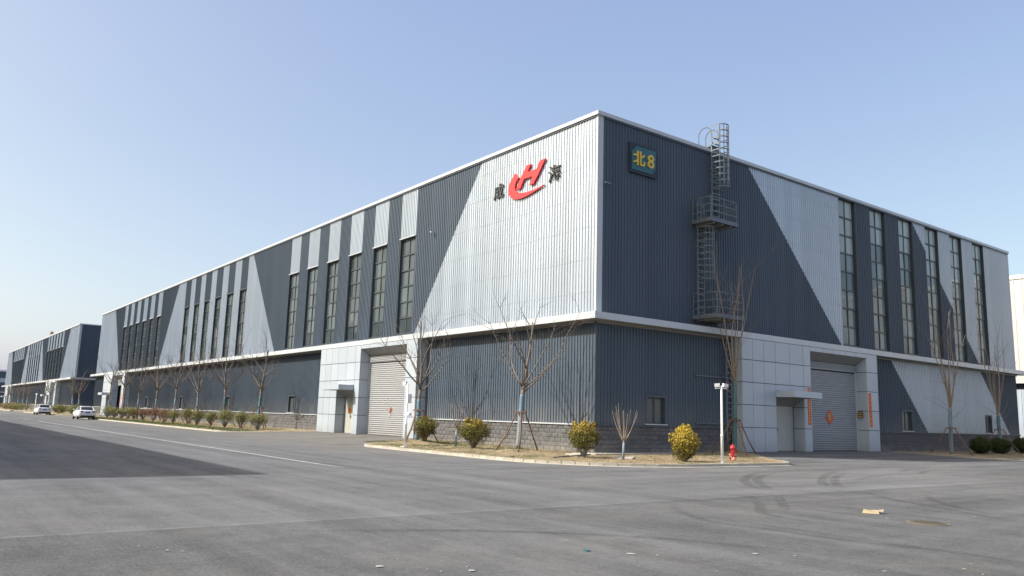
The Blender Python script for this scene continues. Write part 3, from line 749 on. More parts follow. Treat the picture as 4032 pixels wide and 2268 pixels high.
# ------------------------------------------------------------------ company sign, number sign
LOGO_C = [(6.07, 14.1), (6.33, 13.88), (6.52, 13.67), (6.63, 13.44), (6.65, 13.23), (6.56, 13.02), (6.36, 12.84), (6.14, 12.74), (5.91, 12.68), (5.54, 12.65), (5.09, 12.68), (4.61, 12.76), (4.15, 12.86), (3.69, 12.98), (3.84, 12.97), (4.15, 12.93), (4.62, 12.89), (5.1, 12.89), (5.42, 12.92), (5.69, 12.97), (5.89, 13.06), (6.03, 13.18), (6.09, 13.34), (6.06, 13.5), (5.95, 13.69), (5.77, 13.8)]
LOGO_H = [(5.12, 14.3), (4.79, 14.3), (5.04, 13.93), (4.31, 13.93), (4.05, 14.31), (3.63, 14.31), (4.18, 13.6), (4.55, 13.21), (4.87, 13.2), (4.62, 13.62), (5.31, 13.63), (5.61, 13.2), (5.96, 13.2), (5.54, 13.81)]
t = thing('company_sign', 'red swoosh and letter logo between two dark characters on silver wall', 'sign', (-5.2, -.04, 13.5))
off = Vector((5.2, .04, -13.5))
def signmesh(b, name, mat, parent, o_): b.v = [tuple(Vector(v)+o_) for v in b.v]; return b.build(name, mat, parent)
signmesh(MB().prism(LOGO_C, 0.042, 0.13, L), 'swoosh', M_red, t, off)
signmesh(MB().prism(LOGO_H, 0.044, 0.14, L), 'letter', M_red, t, off)
for ch, s0, s1, z0, z1 in (('成', 7.98, 7.12, 13.02, 13.86), ('海', 3.43, 2.52, 13.00, 13.84)):
    vs, fs = glyph(ch, 0.012); b = MB(); b.f = fs
    b.v = [tuple(L(s0+(s1-s0)*x, z0+(z1-z0)*y, .040+.055*z)) for x, y, z in vs]
    signmesh(b, 'character', M_char, t, off)
t = thing('number_sign', 'teal board with yellow numeral 8 on the shaded corner wall', 'sign', (.04, 2.9, 13.9)); off = Vector((-.04, -2.9, -13.9))
b = MB(); fbox(b, R, 1.95, 3.81, .035, .12, 13.22, 14.67); signmesh(b, 'frame', M_navy, t, off)
oct_ = [(2.38, 14.56), (3.72, 14.56), (3.72, 13.66), (3.42, 13.36), (2.08, 13.36), (2.08, 14.24)]
signmesh(MB().prism(oct_, .121, .15, R), 'board', M_teal, t, off)
for ch, y0, y1, z0, z1, bd in (('北', 2.14, 2.91, 13.60, 14.31, .018), ('8', 3.10, 3.53, 13.62, 14.31, .012)):
    vs, fs = glyph(ch, bd); b = MB(); b.f = fs
    b.v = [tuple(R(y0+(y1-y0)*x, z0+(z1-z0)*y, .15+.07*z)) for x, y, z in vs]
    signmesh(b, 'character', M_yellow, t, off)

# ------------------------------------------------------------------ roof ladder with cages and platforms on the shaded end wall
t = thing('roof_ladder', 'grey caged roof ladder with two railed platforms on the shaded wall', 'ladder', (0, 8.0, 0.3)); off = Vector((0, -8.0, -0.3))
def lpart(b, name, mat=None): return signmesh(b, name, mat or M_steel, t, off)
def ladder(y0, y1, x, z0, z1, name='ladder_flight'):
    b = MB()
    for y in (y0, y1): b.box(x-.03, x+.03, y-.02, y+.02, z0, z1)
    n = int((z1-z0)/.3)
    for k in range(n): z = z0+.2+k*.3; b.box(x-.03, x+.03, y0+.02, y1-.02, z-.022, z+.022)
    return lpart(b, name, M_steel2)
def cage(y0, y1, x, d, z0, z1):
    b = MB(); n = max(2, round((z1-z0)/.33)); yc = (y0+y1)/2; r = (y1-y0)/2
    def pt(a): return (x+.02+max(0, d-r)*(1 if 0 < a < math.pi else 0)+r*math.sin(a), yc-r*math.cos(a))
    arc = [pt(math.pi*k/12) for k in range(13)]; arc = [(x, y0)]+arc[1:-1]+[(x, y1)]
    for k in range(n+1):
        z = z0+(z1-z0)*k/n
        for (ax, ay), (bx, by) in zip(arc, arc[1:]): b.hexa([(ax, ay, z-.03), (bx, by, z-.03), (bx*1.0-.008, by, z-.03), (ax-.008, ay, z-.03), (ax, ay, z+.03), (bx, by, z+.03), (bx-.008, by, z+.03), (ax-.008, ay, z+.03)])
    for k in (2, 4, 6, 8, 10): ax, ay = arc[k]; b.box(ax-.03, ax-.012, ay-.025, ay+.025, z0, z1)
    return lpart(b, 'safety_cage')
def platform(y0, y1, d, z):
    b = MB(); b.box(.06, d, y0, y1, z, z+.05); b.box(.04, d+.01, y0-.012, y0, z-.10, z+.10); b.box(.04, d+.01, y1, y1+.012, z-.10, z+.10); b.box(d+.011, d+.022, y0-.012, y1+.012, z-.10, z+.10)
    lpart(b, 'platform')
    for y in (y0+.35, (y0+y1)/2, y1-.35): lpart(MB().box(.03, d-.1, y-.05, y+.05, z-.17, z-.01), 'bracket', M_soffit)
    b = MB(); T_ = z+1.15
    for x, y in ((d-.03, y0+.03), (d-.03, (y0+y1)/2), (d-.03, y1-.03), (.10, y0+.03), (d*.5, y0+.03), (d*.5, y1-.03), (.10, y1-.03)): b.box(x-.025, x+.025, y-.025, y+.025, z+.05, T_)
    for zz in (z+.42, z+.78, T_):
        b.box(d-.05, d-.01, y0, y1, zz-.025, zz+.025); b.box(.06, d-.051, y0+.01, y0+.05, zz-.025, zz+.025); b.box(.06, d-.051, y1-.05, y1-.01, zz-.025, zz+.025)
    lpart(b, 'railing')
ladder(8.76, 9.26, .26, .35, 6.30); platform(6.43, 8.46, 1.58, 6.72)
ladder(6.70, 7.18, .20, 6.80, 12.6); cage(6.60, 7.28, .20, .74, 8.62, 11.25); platform(6.43, 8.48, 1.27, 11.52)
ladder(7.86, 8.42, .20, 11.6, 16.6); cage(7.74, 8.52, .20, .78, 13.55, 16.85)
for z in (3.9, 1.6): lpart(MB().box(.045, .10, 6.6, 9.3, z-.03, z+.03), 'wall_bracket')
for z in (8.2, 9.4, 13.0, 14.6):
    for y in ((6.7, 7.18) if z < 11 else (7.86, 8.42)): lpart(MB().box(.045, .20, y-.02, y+.02, z-.03, z+.03), 'stand_off')
for y in (7.86, 8.42):
    b = MB(); pts = [(.2, y, 16.4)]+[(.2-.35+.35*math.cos(a), y, 16.55+.38*math.sin(a)) for a in [math.pi*k/8 for k in range(9)]]
    pts = [(.2, y, 16.3)]+[(-.22+.42*math.cos(a), y, 16.55+.38*math.sin(a)) for a in [math.pi*k/8 for k in range(9)]]+[(-.64, y, 15.7)]
    b.tube(pts, .025, 6); lpart(b, 'handrail')
MB().box(-.75, .22, 7.84-8, 8.44-8, 15.83-.3, 15.88-.3).build('step_over', M_steel, t)

# ------------------------------------------------------------------ paper decorations, plaque, notices
def on_right(name, label, cat, pts, o0, o1, mat):
    c = (sum(p[0] for p in pts)/len(pts), sum(p[1] for p in pts)/len(pts)); base = Vector((o0, c[0], c[1]))
    b = MB().prism(pts, o0, o1, R); b.v = [tuple(Vector(v)-base) for v in b.v]
    e = thing(name, label, cat, base); b.build('paper', mat, e); return e, base
def strokes(e, base, fn, s0, s1, z0, z1, o, mat, n, name='brush_stroke'):
    """illegible brushed characters, one part per character"""
    h = (z1-z0)/n; w = s1-s0
    for k in range(n):
        b = MB(); zc = z1-(k+.5)*h; sx = (s0+s1)/2
        for j in range(4):
            zz = zc+h*(-.32+.2*j)+random.uniform(-.02, .02)*h; a = w*random.uniform(.18, .34)
            fbox(b, fn, sx-a, sx+a, o, o+.003, zz-.035*h-.006, zz+.035*h+.006)
        for j in range(2):
            ss = sx+w*random.uniform(-.2, .2); fbox(b, fn, ss-.014, ss+.014, o+.0005, o+.0035, zc-h*.34, zc+h*.34)
        b.v = [tuple(Vector(v)-base) for v in b.v]; b.build(name, mat, e)
O = P_OUT
e, bs = on_right('couplet_banner', 'orange red couplet strip left of the shaded shutter, beside the side door', 'banner', [(15.09, 3.11), (15.38, 3.11), (15.40, 1.68), (15.11, 1.68)], O+.001, O+.006, M_orange); strokes(e, bs, R, 15.11, 15.38, 1.74, 3.08, O+.0065, M_gold, 7)
e, bs = on_right('paper_square', 'small orange red paper square above the side door canopy', 'notice', [(15.12, 3.66), (15.38, 3.66), (15.38, 3.43), (15.12, 3.43)], O+.001, O+.006, M_orange); strokes(e, bs, R, 15.14, 15.36, 3.46, 3.64, O+.0065, M_gold, 1)
e, bs = on_right('couplet_banner', 'long orange red couplet strip on the pillar right of the shaded shutter', 'banner', [(21.36, 3.64), (21.66, 3.64), (21.70, 1.66), (21.40, 1.66)], O+.001, O+.006, M_orange); strokes(e, bs, R, 21.42, 21.64, 1.72, 3.60, O+.0065, M_gold, 7)
e, bs = on_right('notice_plate', 'small black plate with yellow lines on the pillar by the shaded shutter', 'plate', [(20.42, 2.56), (20.74, 2.56), (20.74, 2.18), (20.42, 2.18)], 0, 0, M_navy)
for ch in list(e.children): D.objects.remove(ch)
# (plate hangs on the jamb that faces the street corner)
e.location = (.32, 21.10, 2.37)
MB().box(-.17, .17, -.042, -.036, -.19, .19).build('plate', M_navy, e)
for z in (-.12, 0, .12): MB().box(-.14, .14, -.047, -.043, z-.032, z+.022).build('printed_line', M_gold, e)
e, bs = on_right('diamond_ornament', 'red and gold paper diamond stuck on the shaded roller shutter', 'decoration', [(18.30, 2.58), (18.52, 2.36), (18.70, 2.14), (18.55, 1.92), (18.32, 1.69), (18.12, 1.90), (17.94, 2.13), (18.10, 2.36)], .02, .026, M_orange)
b = MB().prism([(18.31, 2.44), (18.50, 2.26), (18.46, 1.98), (18.32, 1.86), (18.16, 2.0), (18.12, 2.24)], .027, .033, R); b.v = [tuple(Vector(v)-bs) for v in b.v]; b.build('gold_emblem', M_amber, e)
b = MB().prism([(18.06, 2.30), (18.14, 2.32), (18.40, 2.10), (18.22, 2.06)], .034, .04, R); b.v = [tuple(Vector(v)-bs) for v in b.v]; b.build('torn_corner', M_paper, e)
def on_left(name, label, cat, pts, o0, o1, mat, part='paper'):
    c = (sum(p[0] for p in pts)/len(pts), sum(p[1] for p in pts)/len(pts)); base = L(c[0], c[1], o0)
    e = thing(name, label, cat, base); b = MB().prism(pts, o0, o1, L); b.v = [tuple(Vector(v)-base) for v in b.v]; b.build(part, mat, e); return e, base
e, bs = on_left('diamond_ornament', 'amber paper diamond on the sunlit white side door', 'decoration', [(23.80, 2.02), (24.08, 1.76), (23.80, 1.47), (23.52, 1.76)], .032, .036, M_amber)
vs, fs = glyph('福', .02); b = MB(); b.f = fs; b.v = [tuple(L(23.93-.26*x, 1.62+.28*y, .037+.003*z)-bs) for x, y, z in vs]; b.build('character', M_orange, e)
e, bs = on_left('torn_poster', 'torn red and white poster scrap on the sunlit roller shutter', 'poster', [(18.20, 2.02), (18.02, 1.92), (18.10, 1.72), (18.30, 1.62), (18.36, 1.80)], .02, .026, simple('dark_red_paper', (.24, .045, .03), .8, 0, .25, 14))
b = MB().prism([(18.38, 1.62), (18.14, 1.66), (18.28, 1.40), (18.62, 1.44)], .02, .026, L); b.v = [tuple(Vector(v)-bs) for v in b.v]; b.build('white_paper', M_paper, e)
for s_, z_ in ((18.84, 2.27), (18.60, 2.47), (18.72, 1.86), (18.5, 2.2)):
    b = MB().prism([(s_, z_+.06), (s_-.10, z_-.01), (s_-.02, z_-.05), (s_+.07, z_-.02)], .02, .025, L); b.v = [tuple(Vector(v)-bs) for v in b.v]; b.build('paper_shred', M_paper, e)
e, bs = on_left('couplet_banner', 'orange couplet strip on the pillar of the open far shutter', 'banner', [(89.9, 3.2), (89.55, 3.2), (89.55, 1.5), (89.9, 1.5)], O+.001, O+.006, M_orange)

# ------------------------------------------------------------------ aprons, beds and kerbs
def apron(name, pts_out, pts_in):
    b = MB(); n = len(pts_out)
    for i in range(n):
        a, c = Vector(pts_out[i]), Vector(pts_in[i])
        for k in range(7): q = a.lerp(c, k/6); b.v.append(tuple(q))
    for i in range(n-1):
        for k in range(6): j = i*7+k; b.f.append((j, j+1, j+8, j+7))
    return tag(b.build(name, M_asph), kind='structure')
apron('driveway', [(-32.5, -6.3, .003), (-27.5, -6.6, .003), (-14.0, -6.6, .003), (-9.6, -6.1, .003)], [(-27.45, -.3, .27), (-27.4, .05, .27), (-14.0, .05, .27), (-13.6, -.3, .27)])
apron('driveway', [(6.4, 5.4, .003), (6.9, 9.2, .003), (6.9, 22.5, .003), (6.6, 26.6, .003)], [(.3, 9.2, .27), (-.05, 9.25, .27), (-.05, 22.7, .27), (.3, 22.9, .27)])
apron('driveway', [(-107.5, -6.3, .003), (-102.5, -6.6, .003), (-88.9, -6.6, .003), (-84.5, -6.1, .003)], [(-102.45, -.3, .27), (-102.4, .05, .27), (-88.9, .05, .27), (-88.6, -.3, .27)])

def smooth(pts, per=6):
    P = [Vector((*p, 0)) for p in pts]; out = []
    for i in range(len(P)-1):
        p0, p1, p2, p3 = P[max(i-1, 0)], P[i], P[i+1], P[min(i+2, len(P)-1)]
        n = max(per, int((p2-p1).length/0.5))
        for k in range(n):
            t = k/n; out.append(0.5*((2*p1)+(-p0+p2)*t+(2*p0-5*p1+4*p2-p3)*t*t+(-p0+3*p1-3*p2+p3)*t**3))
    out.append(P[-1]); return out
MOUNDS = []
def bed_z(x, y):
    if y < 0 and x < 1.2 or (x <= 0): d = max(0.0, min(1, -y/5.9)); zw = .16+.12*min(1, max(0, -x)/14)
    else: d = max(0.0, min(1, max(x, -y)/6.1)); zw = .14+.10*min(1, max(0, y)/9)
    z = zw*(1-d)+.10*d+.03*mnoise.noise(Vector((x*.8, y*.8, 3.1)))+.012*mnoise.noise(Vector((x*4, y*4, 1.7)))
    for mx, my, mh, mr in MOUNDS:
        q = ((x-mx)**2+(y-my)**2)/(mr*mr)
        if q < 4: z += mh*math.exp(-q)
    return z
def bed(name, kerb, wall, stones=True, nv=24, step=0.5):
    K = smooth(kerb); W_ = []
    # wall polyline matched by arc length
    wl = [Vector((*p, 0)) for p in wall]
    seg = [0]
    for a, c in zip(wl, wl[1:]): seg.append(seg[-1]+(c-a).length)
    ks = [0]
    for a, c in zip(K, K[1:]): ks.append(ks[-1]+(c-a).length)
    for s in ks:
        q = s/ks[-1]*seg[-1]
        for i in range(len(wl)-1):
            if q <= seg[i+1]+1e-6: W_.append(wl[i].lerp(wl[i+1], (q-seg[i])/max(1e-6, seg[i+1]-seg[i]))); break
    b = MB()
    for k, w in zip(K, W_):
        for j in range(nv+1):
            p = k.lerp(w, j/nv); b.v.append((p.x, p.y, bed_z(p.x, p.y) if j > 0 else .09))
    for i in range(len(K)-1):
        for j in range(nv): q = i*(nv+1)+j; b.f.append((q, q+1, q+nv+2, q+nv+1))
    o = tag(b.build(name, M_earth, None, True), kind='structure')
    # kerb stones laid along the outer line
    kr = tag(link('kerb', None, None, (K[0].x, K[0].y, 0)), kind='structure'); base = Vector((K[0].x, K[0].y, 0))
    pos = 0; tot = ks[-1]; j = MB(); i = 0
    def at(s):
        s = max(0, min(tot, s))
        for n in range(len(ks)-1):
            if s <= ks[n+1]+1e-6: return K[n].lerp(K[n+1], (s-ks[n])/max(1e-6, ks[n+1]-ks[n]))
    while pos < tot-.05:
        e_ = min(tot, pos+step); a, c = at(pos+.012), at(e_-.012); tdir = (c-a).normalized(); nn = Vector((-tdir.y, tdir.x, 0))
        cen = Vector((0, 0, 0)); 
        inw = (W_[min(len(W_)-1, int(len(W_)*pos/tot))]-a)
        if inw.dot(nn) < 0: nn = -nn
        h = .115+random.uniform(-.006, .006); u = Vector((0, 0, 1))
        def pp(p, w, z): return p+nn*w+u*z-base
        q = [pp(a, -.06, 0), pp(c, -.06, 0), pp(c, .07, 0), pp(a, .07, 0), pp(a, -.045, h), pp(c, -.045, h), pp(c, .07, h+.004), pp(a, .07, h+.004)]
        if stones: MB().hexa(q).build('kerb_stone', M_kerb, kr)
        else: j.hexa(q)
        pos = e_
    if not stones: tag(j.build('kerb_row', M_kerb, kr), kind='stuff')
    b2 = MB()   # mortar haunch at the foot of the kerb
    for n, k in enumerate(K):
        tdir = (K[min(n+1, len(K)-1)]-K[max(n-1, 0)]).normalized(); nn = Vector((-tdir.y, tdir.x, 0))
        if (W_[n]-k).dot(nn) < 0: nn = -nn
        b2.v += [tuple(k-nn*(.15+.04*mnoise.noise(k*1.3))-base+Vector((0, 0, .005))), tuple(k-nn*.03-base+Vector((0, 0, .03)))]
    for n in range(len(K)-1): b2.f.append((2*n, 2*n+1, 2*n+3, 2*n+2))
    b2.build('kerb_footing', M_conc, kr)
    return o, K, W_

# trees and shrubs stand on small mounds; positions first
TREES_L = [(-10.35, -2.75, 0.33), (-1.95, -2.65, 0.35)]
ROW = [-33.5, -41.2, -48.5, -56.2, -63.3, -71.0, -78.3, -86.2]
for x, y, z in TREES_L: MOUNDS.append((x, y, .14, 1.0))
for x in ROW: MOUNDS.append((x, -2.7, .07, 1.0))
MOUNDS += [(1.6, 7.6, .08, 1.2), (2.9, 26.5, .07, 1.2), (2.6, 34.2, .07, 1.2), (-9.2, -2.9, .08, .9), (-6.3, -3.1, .04, .8), (-4.2, -3.3, .05, .8)]
BEDS = []
BEDS.append(bed('planting_bed', [(-13.85, -.75), (-12.6, -3.4), (-11.0, -5.2), (-9.7, -5.85), (-8.0, -5.92), (-2.0, -5.95), (1.4, -5.93), (3.2, -5.5), (4.8, -4.3), (5.75, -2.7), (6.15, -.9), (6.2, 1.0), (6.2, 3.6), (6.15, 4.9), (5.75, 5.65), (4.9, 6.4), (2.8, 8.0), (.78, 9.25)], [(-13.85, .03), (0, .03), (-.02, .06), (-.02, 9.25)], True, 30))
BEDS.append(bed('planting_bed', [(-88.7, -.75), (-87.3, -3.6), (-85.6, -5.3), (-83.8, -5.9), (-60, -5.95), (-40, -5.95), (-33.5, -5.9), (-31.4, -5.4), (-29.6, -3.6), (-27.65, -.75)], [(-88.7, .03), (-27.65, .03)], False, 12))
BEDS.append(bed('planting_bed', [(.78, 22.6), (2.9, 23.9), (4.8, 25.3), (5.9, 26.4), (6.3, 27.6), (6.35, 31), (6.4, 47)], [(-.03, 22.6), (-.03, 47)], True, 20))
BEDS.append(bed('planting_bed', [(-145, -.75), (-143.5, -3.6), (-141, -5.6), (-138, -5.95), (-113, -5.95), (-108, -5.9), (-105.5, -5), (-102.6, -.75)], [(-145, .03), (-102.6, .03)], False, 8))
BEDS.append(bed('planting_bed', [(-235, -.75), (-233, -5.9), (-200, -5.95), (-166, -5.95), (-163, -5.2), (-160, -.75)], [(-235, .03), (-160, .03)], False, 8))
# strip of concrete at the foot of the corner wall
b = MB(); b.box(.02, .75, -.62, 8.9, 0.0, .205); tag(b.build('wall_footing', M_conc), kind='structure')

# ------------------------------------------------------------------ grass
def grass(name, label, mat, spots, hmin, hmax, w):
    b = MB()
    for x, y, n, r in spots:
        for _ in range(n):
            a = random.uniform(0, 6.283); d = r*math.sqrt(random.random()); px, py = x+d*math.cos(a), y+d*math.sin(a)
            z = bed_z(px, py)-.01; h = random.uniform(hmin, hmax); th = random.uniform(0, 6.283); lean = random.uniform(.2, 1.3)*h
            dx, dy = math.cos(th), math.sin(th); ex, ey = px+lean*math.cos(th+1.3), py+lean*math.sin(th+1.3); i = len(b.v)
            b.v += [(px-dx*w, py-dy*w, z), (px+dx*w, py+dy*w, z), (ex, ey, z+h)]; b.f.append((i, i+1, i+2))
    return tag(b.build(name, mat), label, 'grass', kind='stuff')
def in_bed(x, y):
    if x > .9 and y < 9: 
        if y < -1.0 and (x-2.2)**2+(y+2.1)**2 > 3.6**2 and x > 2.2: return False
        if y < -5.7 or x > 6.0: return False
        if y > 4.8 and (x-.78)/(6.0-.78)+(y-4.9)/(9.25-4.9) > .92: return False
        return True
    if y < 0: return -5.75 < y < -.1 and x > -12.0+(.0 if y < -4.5 else -1.0) and not (x < -10 and y < -4.9)
    return False
sp_s, sp_g = [], []
for _ in range(5200):
    x, y = random.uniform(-13, 6.2), random.uniform(-5.9, 9)
    if not in_bed(x, y): continue
    n = mnoise.noise(Vector((x*.45, y*.45, 7)))+.35*mnoise.noise(Vector((x*1.7, y*1.7, 2)))
    gx = .34 if x < -1 else -.42
    (sp_g if n+gx*(.9 if x < -4 else .55) > .14 else sp_s).append((x, y, 13, .16))
grass('dry_grass', 'straw coloured dry turf covering the corner planting bed', M_straw, sp_s, .02, .075, .006)
grass('green_grass', 'patchy green grass in the corner planting bed', M_green, sp_g, .025, .085, .006)
sp_l, sp_l2 = [], []
for _ in range(2600):
    x = random.uniform(-85, -30); y = random.uniform(-5.8, -3.6); sp_l.append((x, y, 7, .35))
    if random.random() < .35: sp_l2.append((x, random.uniform(-3.8, -.5), 6, .3))
grass('green_grass', 'green turf edge between the kerb and the street shrubs', M_green, sp_l, .04, .11, .014)
grass('dry_grass', 'dry straw turf beneath the row of street trees', M_straw, sp_l2, .03, .09, .014)
sp_r = [(random.uniform(.5, 6.2), random.uniform(27, 46), 9, .25) for _ in range(1500)]
grass('dry_grass', 'dry straw turf in the shaded bed at the right', M_straw, sp_r, .02, .07, .010)
for _ in range(1): pass

# ------------------------------------------------------------------ trees
def branch(b, p, d, length, r0, r1, up_, wob, n=7, sides=5):
    pts = [Vector(p)]; d = Vector(d).normalized(); st = length/n
    for k in range(n):
        d = (d+Vector((random.uniform(-wob, wob), random.uniform(-wob, wob), random.uniform(-wob, wob)))+Vector((0, 0, up_))).normalized()
        pts.append(pts[-1]+d*st)
    b.tube(pts, [r0+(r1-r0)*k/n for k in range(n+1)], sides)
    return pts, d
def twigs(b, pts, n, lo, hi, r, up_, gen=1, sides=3):
    for _ in range(n):
        k = random.randint(max(1, len(pts)//3), len(pts)-1); p = pts[k]
        t = (pts[k]-pts[k-1]).normalized(); a = t.orthogonal().normalized(); a.rotate(Matrix.Rotation(random.uniform(0, 6.283), 3, t))
        d = t*.75+a*random.uniform(.5, .95)
        q, _d = branch(b, p, d, random.uniform(lo, hi), r, r*.35, up_, .13, 5, sides)
        if gen > 1: twigs(b, q, random.randint(1, 3), lo*.4, hi*.45, r*.5, up_, gen-1, 3)
def tree(label, x, y, z, fork, height, style, wrap, group, seed, detail=2, scale_r=1.0, limbs=None):
    random.seed(seed); t = thing('bare_tree', label, 'tree', (x, y, z), 0, group)
    b = MB(); lean = Vector((random.uniform(-.05, .05), random.uniform(-.05, .05), 0))
    tp = [Vector((0, 0, -.15))]
    for k in range(1, 8): q = k/7; tp.append(Vector((lean.x*q*fork+random.uniform(-.02, .02), lean.y*q*fork+random.uniform(-.02, .02), fork*q)))
    R0 = .072*scale_r
    b.tube(tp, [R0*1.18]+[R0*(1.05-.22*k/7) for k in range(1, 8)], 9)
    b.build('trunk', M_bark if style != 'up' else M_bark2, t, True)
    c = MB(); top = tp[-1]; side = 5 if detail > 1 else 4
    if style == 'spread':
        ld, _d = branch(c, top-Vector((0, 0, .12)), (lean.x+.06, lean.y, 1), height-fork-1.4, R0*.80, R0*.30, .03, .07, 9, 7)
        for k in range(3): q, _d = branch(c, ld[-2-k], (random.uniform(-.5, .5), random.uniform(-.5, .5), 1), random.uniform(1.1, 1.9), R0*.28, .006, .02, .12, 6, 4); twigs(c, q, 2+detail, .4, .9, .007, .05, detail-1)
        n = limbs or 8; a0 = random.uniform(0, 6.28)
        for k in range(n):
            a = a0+k*2.4+random.uniform(-.3, .3)
            if k < 5: p = top+Vector((0, 0, random.uniform(-.15, .25)))
            else: p = ld[min(len(ld)-1, 1+(k-5))]
            el = random.uniform(.55, 1.15); ln = random.uniform(2.6, 4.4)*(1 if k < 5 else .72)
            q, _d = branch(c, p, (math.cos(a), math.sin(a), el), ln, R0*random.uniform(.38, .52), .007, random.uniform(.03, .10), .15, 11, side)
            twigs(c, q, 2+2*detail, .5, 1.5, .009*min(1.5, scale_r), .06, detail)
    else:
        n = limbs or 8; a0 = random.uniform(0, 6.28)
        for k in range(n):
            a = a0+k*2.4; sp = random.uniform(.07, .25); ln = (height-fork)*random.uniform(.62, 1.0)
            q, _d = branch(c, top-Vector((0, 0, .15)), (math.cos(a)*sp, math.sin(a)*sp, 1), ln, R0*random.uniform(.42, .60), .008, .03, .085, 13, side)
            twigs(c, q, 2+detail, .6, 1.8, .009, .14, detail)
        for k in range(4):
            a = random.uniform(0, 6.28); q, _d = branch(c, tp[-1]-Vector((0, 0, .25*k)), (math.cos(a), math.sin(a), .7), random.uniform(.9, 1.8), .018, .005, .05, .1, 6, 4); twigs(c, q, 2, .3, .8, .006, .05, 1)
    c.build('crown', M_bark if style != 'up' else M_bark2, t, True)
    w0, w1, m_lo, m_hi, split = wrap
    def at(zz): q = max(0, min(.999, zz/fork))*7; k = int(q); return tp[k].lerp(tp[k+1], q-k) if k > 0 else tp[1]*(q)
    for za, zb, mm in ((w0, split, m_lo), (split, w1, m_hi)):
        if zb-za < .05: continue
        b = MB(); ps = [at(za+(zb-za)*k/10) for k in range(11)]
        b.tube(ps, [R0*(1.16+random.uniform(-.03, .06))-.012*k/10 for k in range(11)], 10); b.build('trunk_wrap', mm, t, True)
    # prop poles tied round the trunk
    hz = 1.5; a0 = random.uniform(0, 6.28); np_ = 4 if style == 'up' else 3
    a0 = {1: -0.55}.get(np_, a0)
    for k in range(np_):
        a = a0+k*6.283/np_; rr = random.uniform(1.0, 1.25); gx, gy = rr*math.cos(a), rr*math.sin(a)
        gz = bed_z(x+gx, y+gy)-z-.04
        b = MB(); c0 = at(hz); b.tube([(gx, gy, gz), (c0.x+gx*.6, c0.y+gy*.6, gz+(hz-gz)*.42+.01), (c0.x+.20*math.cos(a), c0.y+.20*math.sin(a), hz+.06)], [.034, .031, .028], 7); b.build('prop_pole', M_wood, t, True)
    for k in range(3):
        a = a0+k*2.09+.5; c0 = at(hz); d = Vector((math.cos(a), math.sin(a), 0)); o_ = Vector((-d.y, d.x, 0))*(R0+.04)
        b = MB(); b.tube([c0+o_-d*.27, c0+o_+d*.27], .026, 6); b.build('tie_bar', M_wood, t)
    return t
G1 = 'bare trees in front of the sunlit wall'
tree('bare spreading tree beside the sunlit roller shutter, blue wrapped trunk', -10.35, -2.75, .33, 2.55, 7.6, 'spread', (0, 2.05, M_wrapb, M_wrapb, 1.2), G1, 5, 2, 1.4, 8)
tree('bare spreading tree before the corner wall, grey wrap below and blue above', -1.95, -2.65, .35, 2.45, 7.0, 'spread', (0, 2.25, M_wrapg, M_wrapb, 1.42), G1, 23, 2, 1.28, 8)
ROWL = ['nearest bare tree of the street row, teal wrapped trunk', 'second bare tree of the street row from the near end', 'third bare tree of the street row from the near end', 'fourth bare tree of the street row from the near end',
        'fifth bare tree of the street row from the near end', 'sixth bare tree of the street row from the near end', 'bare tree of the street row beside the open far shutter', 'bare tree before the far entrance panels of the first warehouse']
for i, x in enumerate(ROW):
    tree(ROWL[i], x, -2.7, .26, (2.8, 3.0, 2.75, 3.1, 3.0, 2.9, 3.4, 4.0)[i], 7.4, 'spread', (0, 2.35-.05*i, M_wrapb if i not in (0,) else M_wrapb, M_wrapt if i in (0, 1) else M_wrapb, 1.5), G1, 40+i, 2 if i < 6 else 1, 1.35, 9)
G2 = 'bare upright trees on the shaded side'
tree('tall upright bare tree at the corner bed, teal wrapped trunk by the ladder', 1.6, 7.6, .29, 3.35, 10.8, 'up', (0, 3.3, M_wrapt, M_wrapt, 1.5), G2, 77, 2, 1.15, 8)
tree('upright bare tree in front of the silver slanted panel, blue wrapped trunk', 2.9, 26.6, .24, 2.75, 9.2, 'up', (0, 2.7, M_wrapb, M_wrapb, 1.5), G2, 83, 2, 1.4, 7)
tree('upright bare tree near the right end of the warehouse', 2.6, 34.3, .25, 2.45, 9.2, 'up', (0, 2.4, M_wrapb, M_wrapt, 1.5), G2, 88, 2, 1.4, 7)
FT = [-107.3, -112.6, -136.3, -144.0, -166.2, -173.9, -182.2, -196.0, -204.4]
FL = ['bare tree left of the parked white sedan, before the dark end wall', 'bare tree farther left of the sedan, before the dark end wall', 'bare tree by the entrance of the second warehouse, nearer one', 'bare tree by the entrance of the second warehouse, farther one',
      'distant bare tree before the second warehouse wall, first of five', 'distant bare tree before the second warehouse wall, second of five', 'distant bare tree before the second warehouse wall, third of five', 'distant bare tree before the second warehouse wall, fourth of five', 'distant bare tree at the far end of the second warehouse']
for i, x in enumerate(FT): tree(FL[i], x, -2.7, .16, 2.9, 7.2, 'spread', (0, 2.2, M_wrapb, M_wrapb, 1.2), 'distant bare trees down the street', 140+i, 1, 1.6, 8)

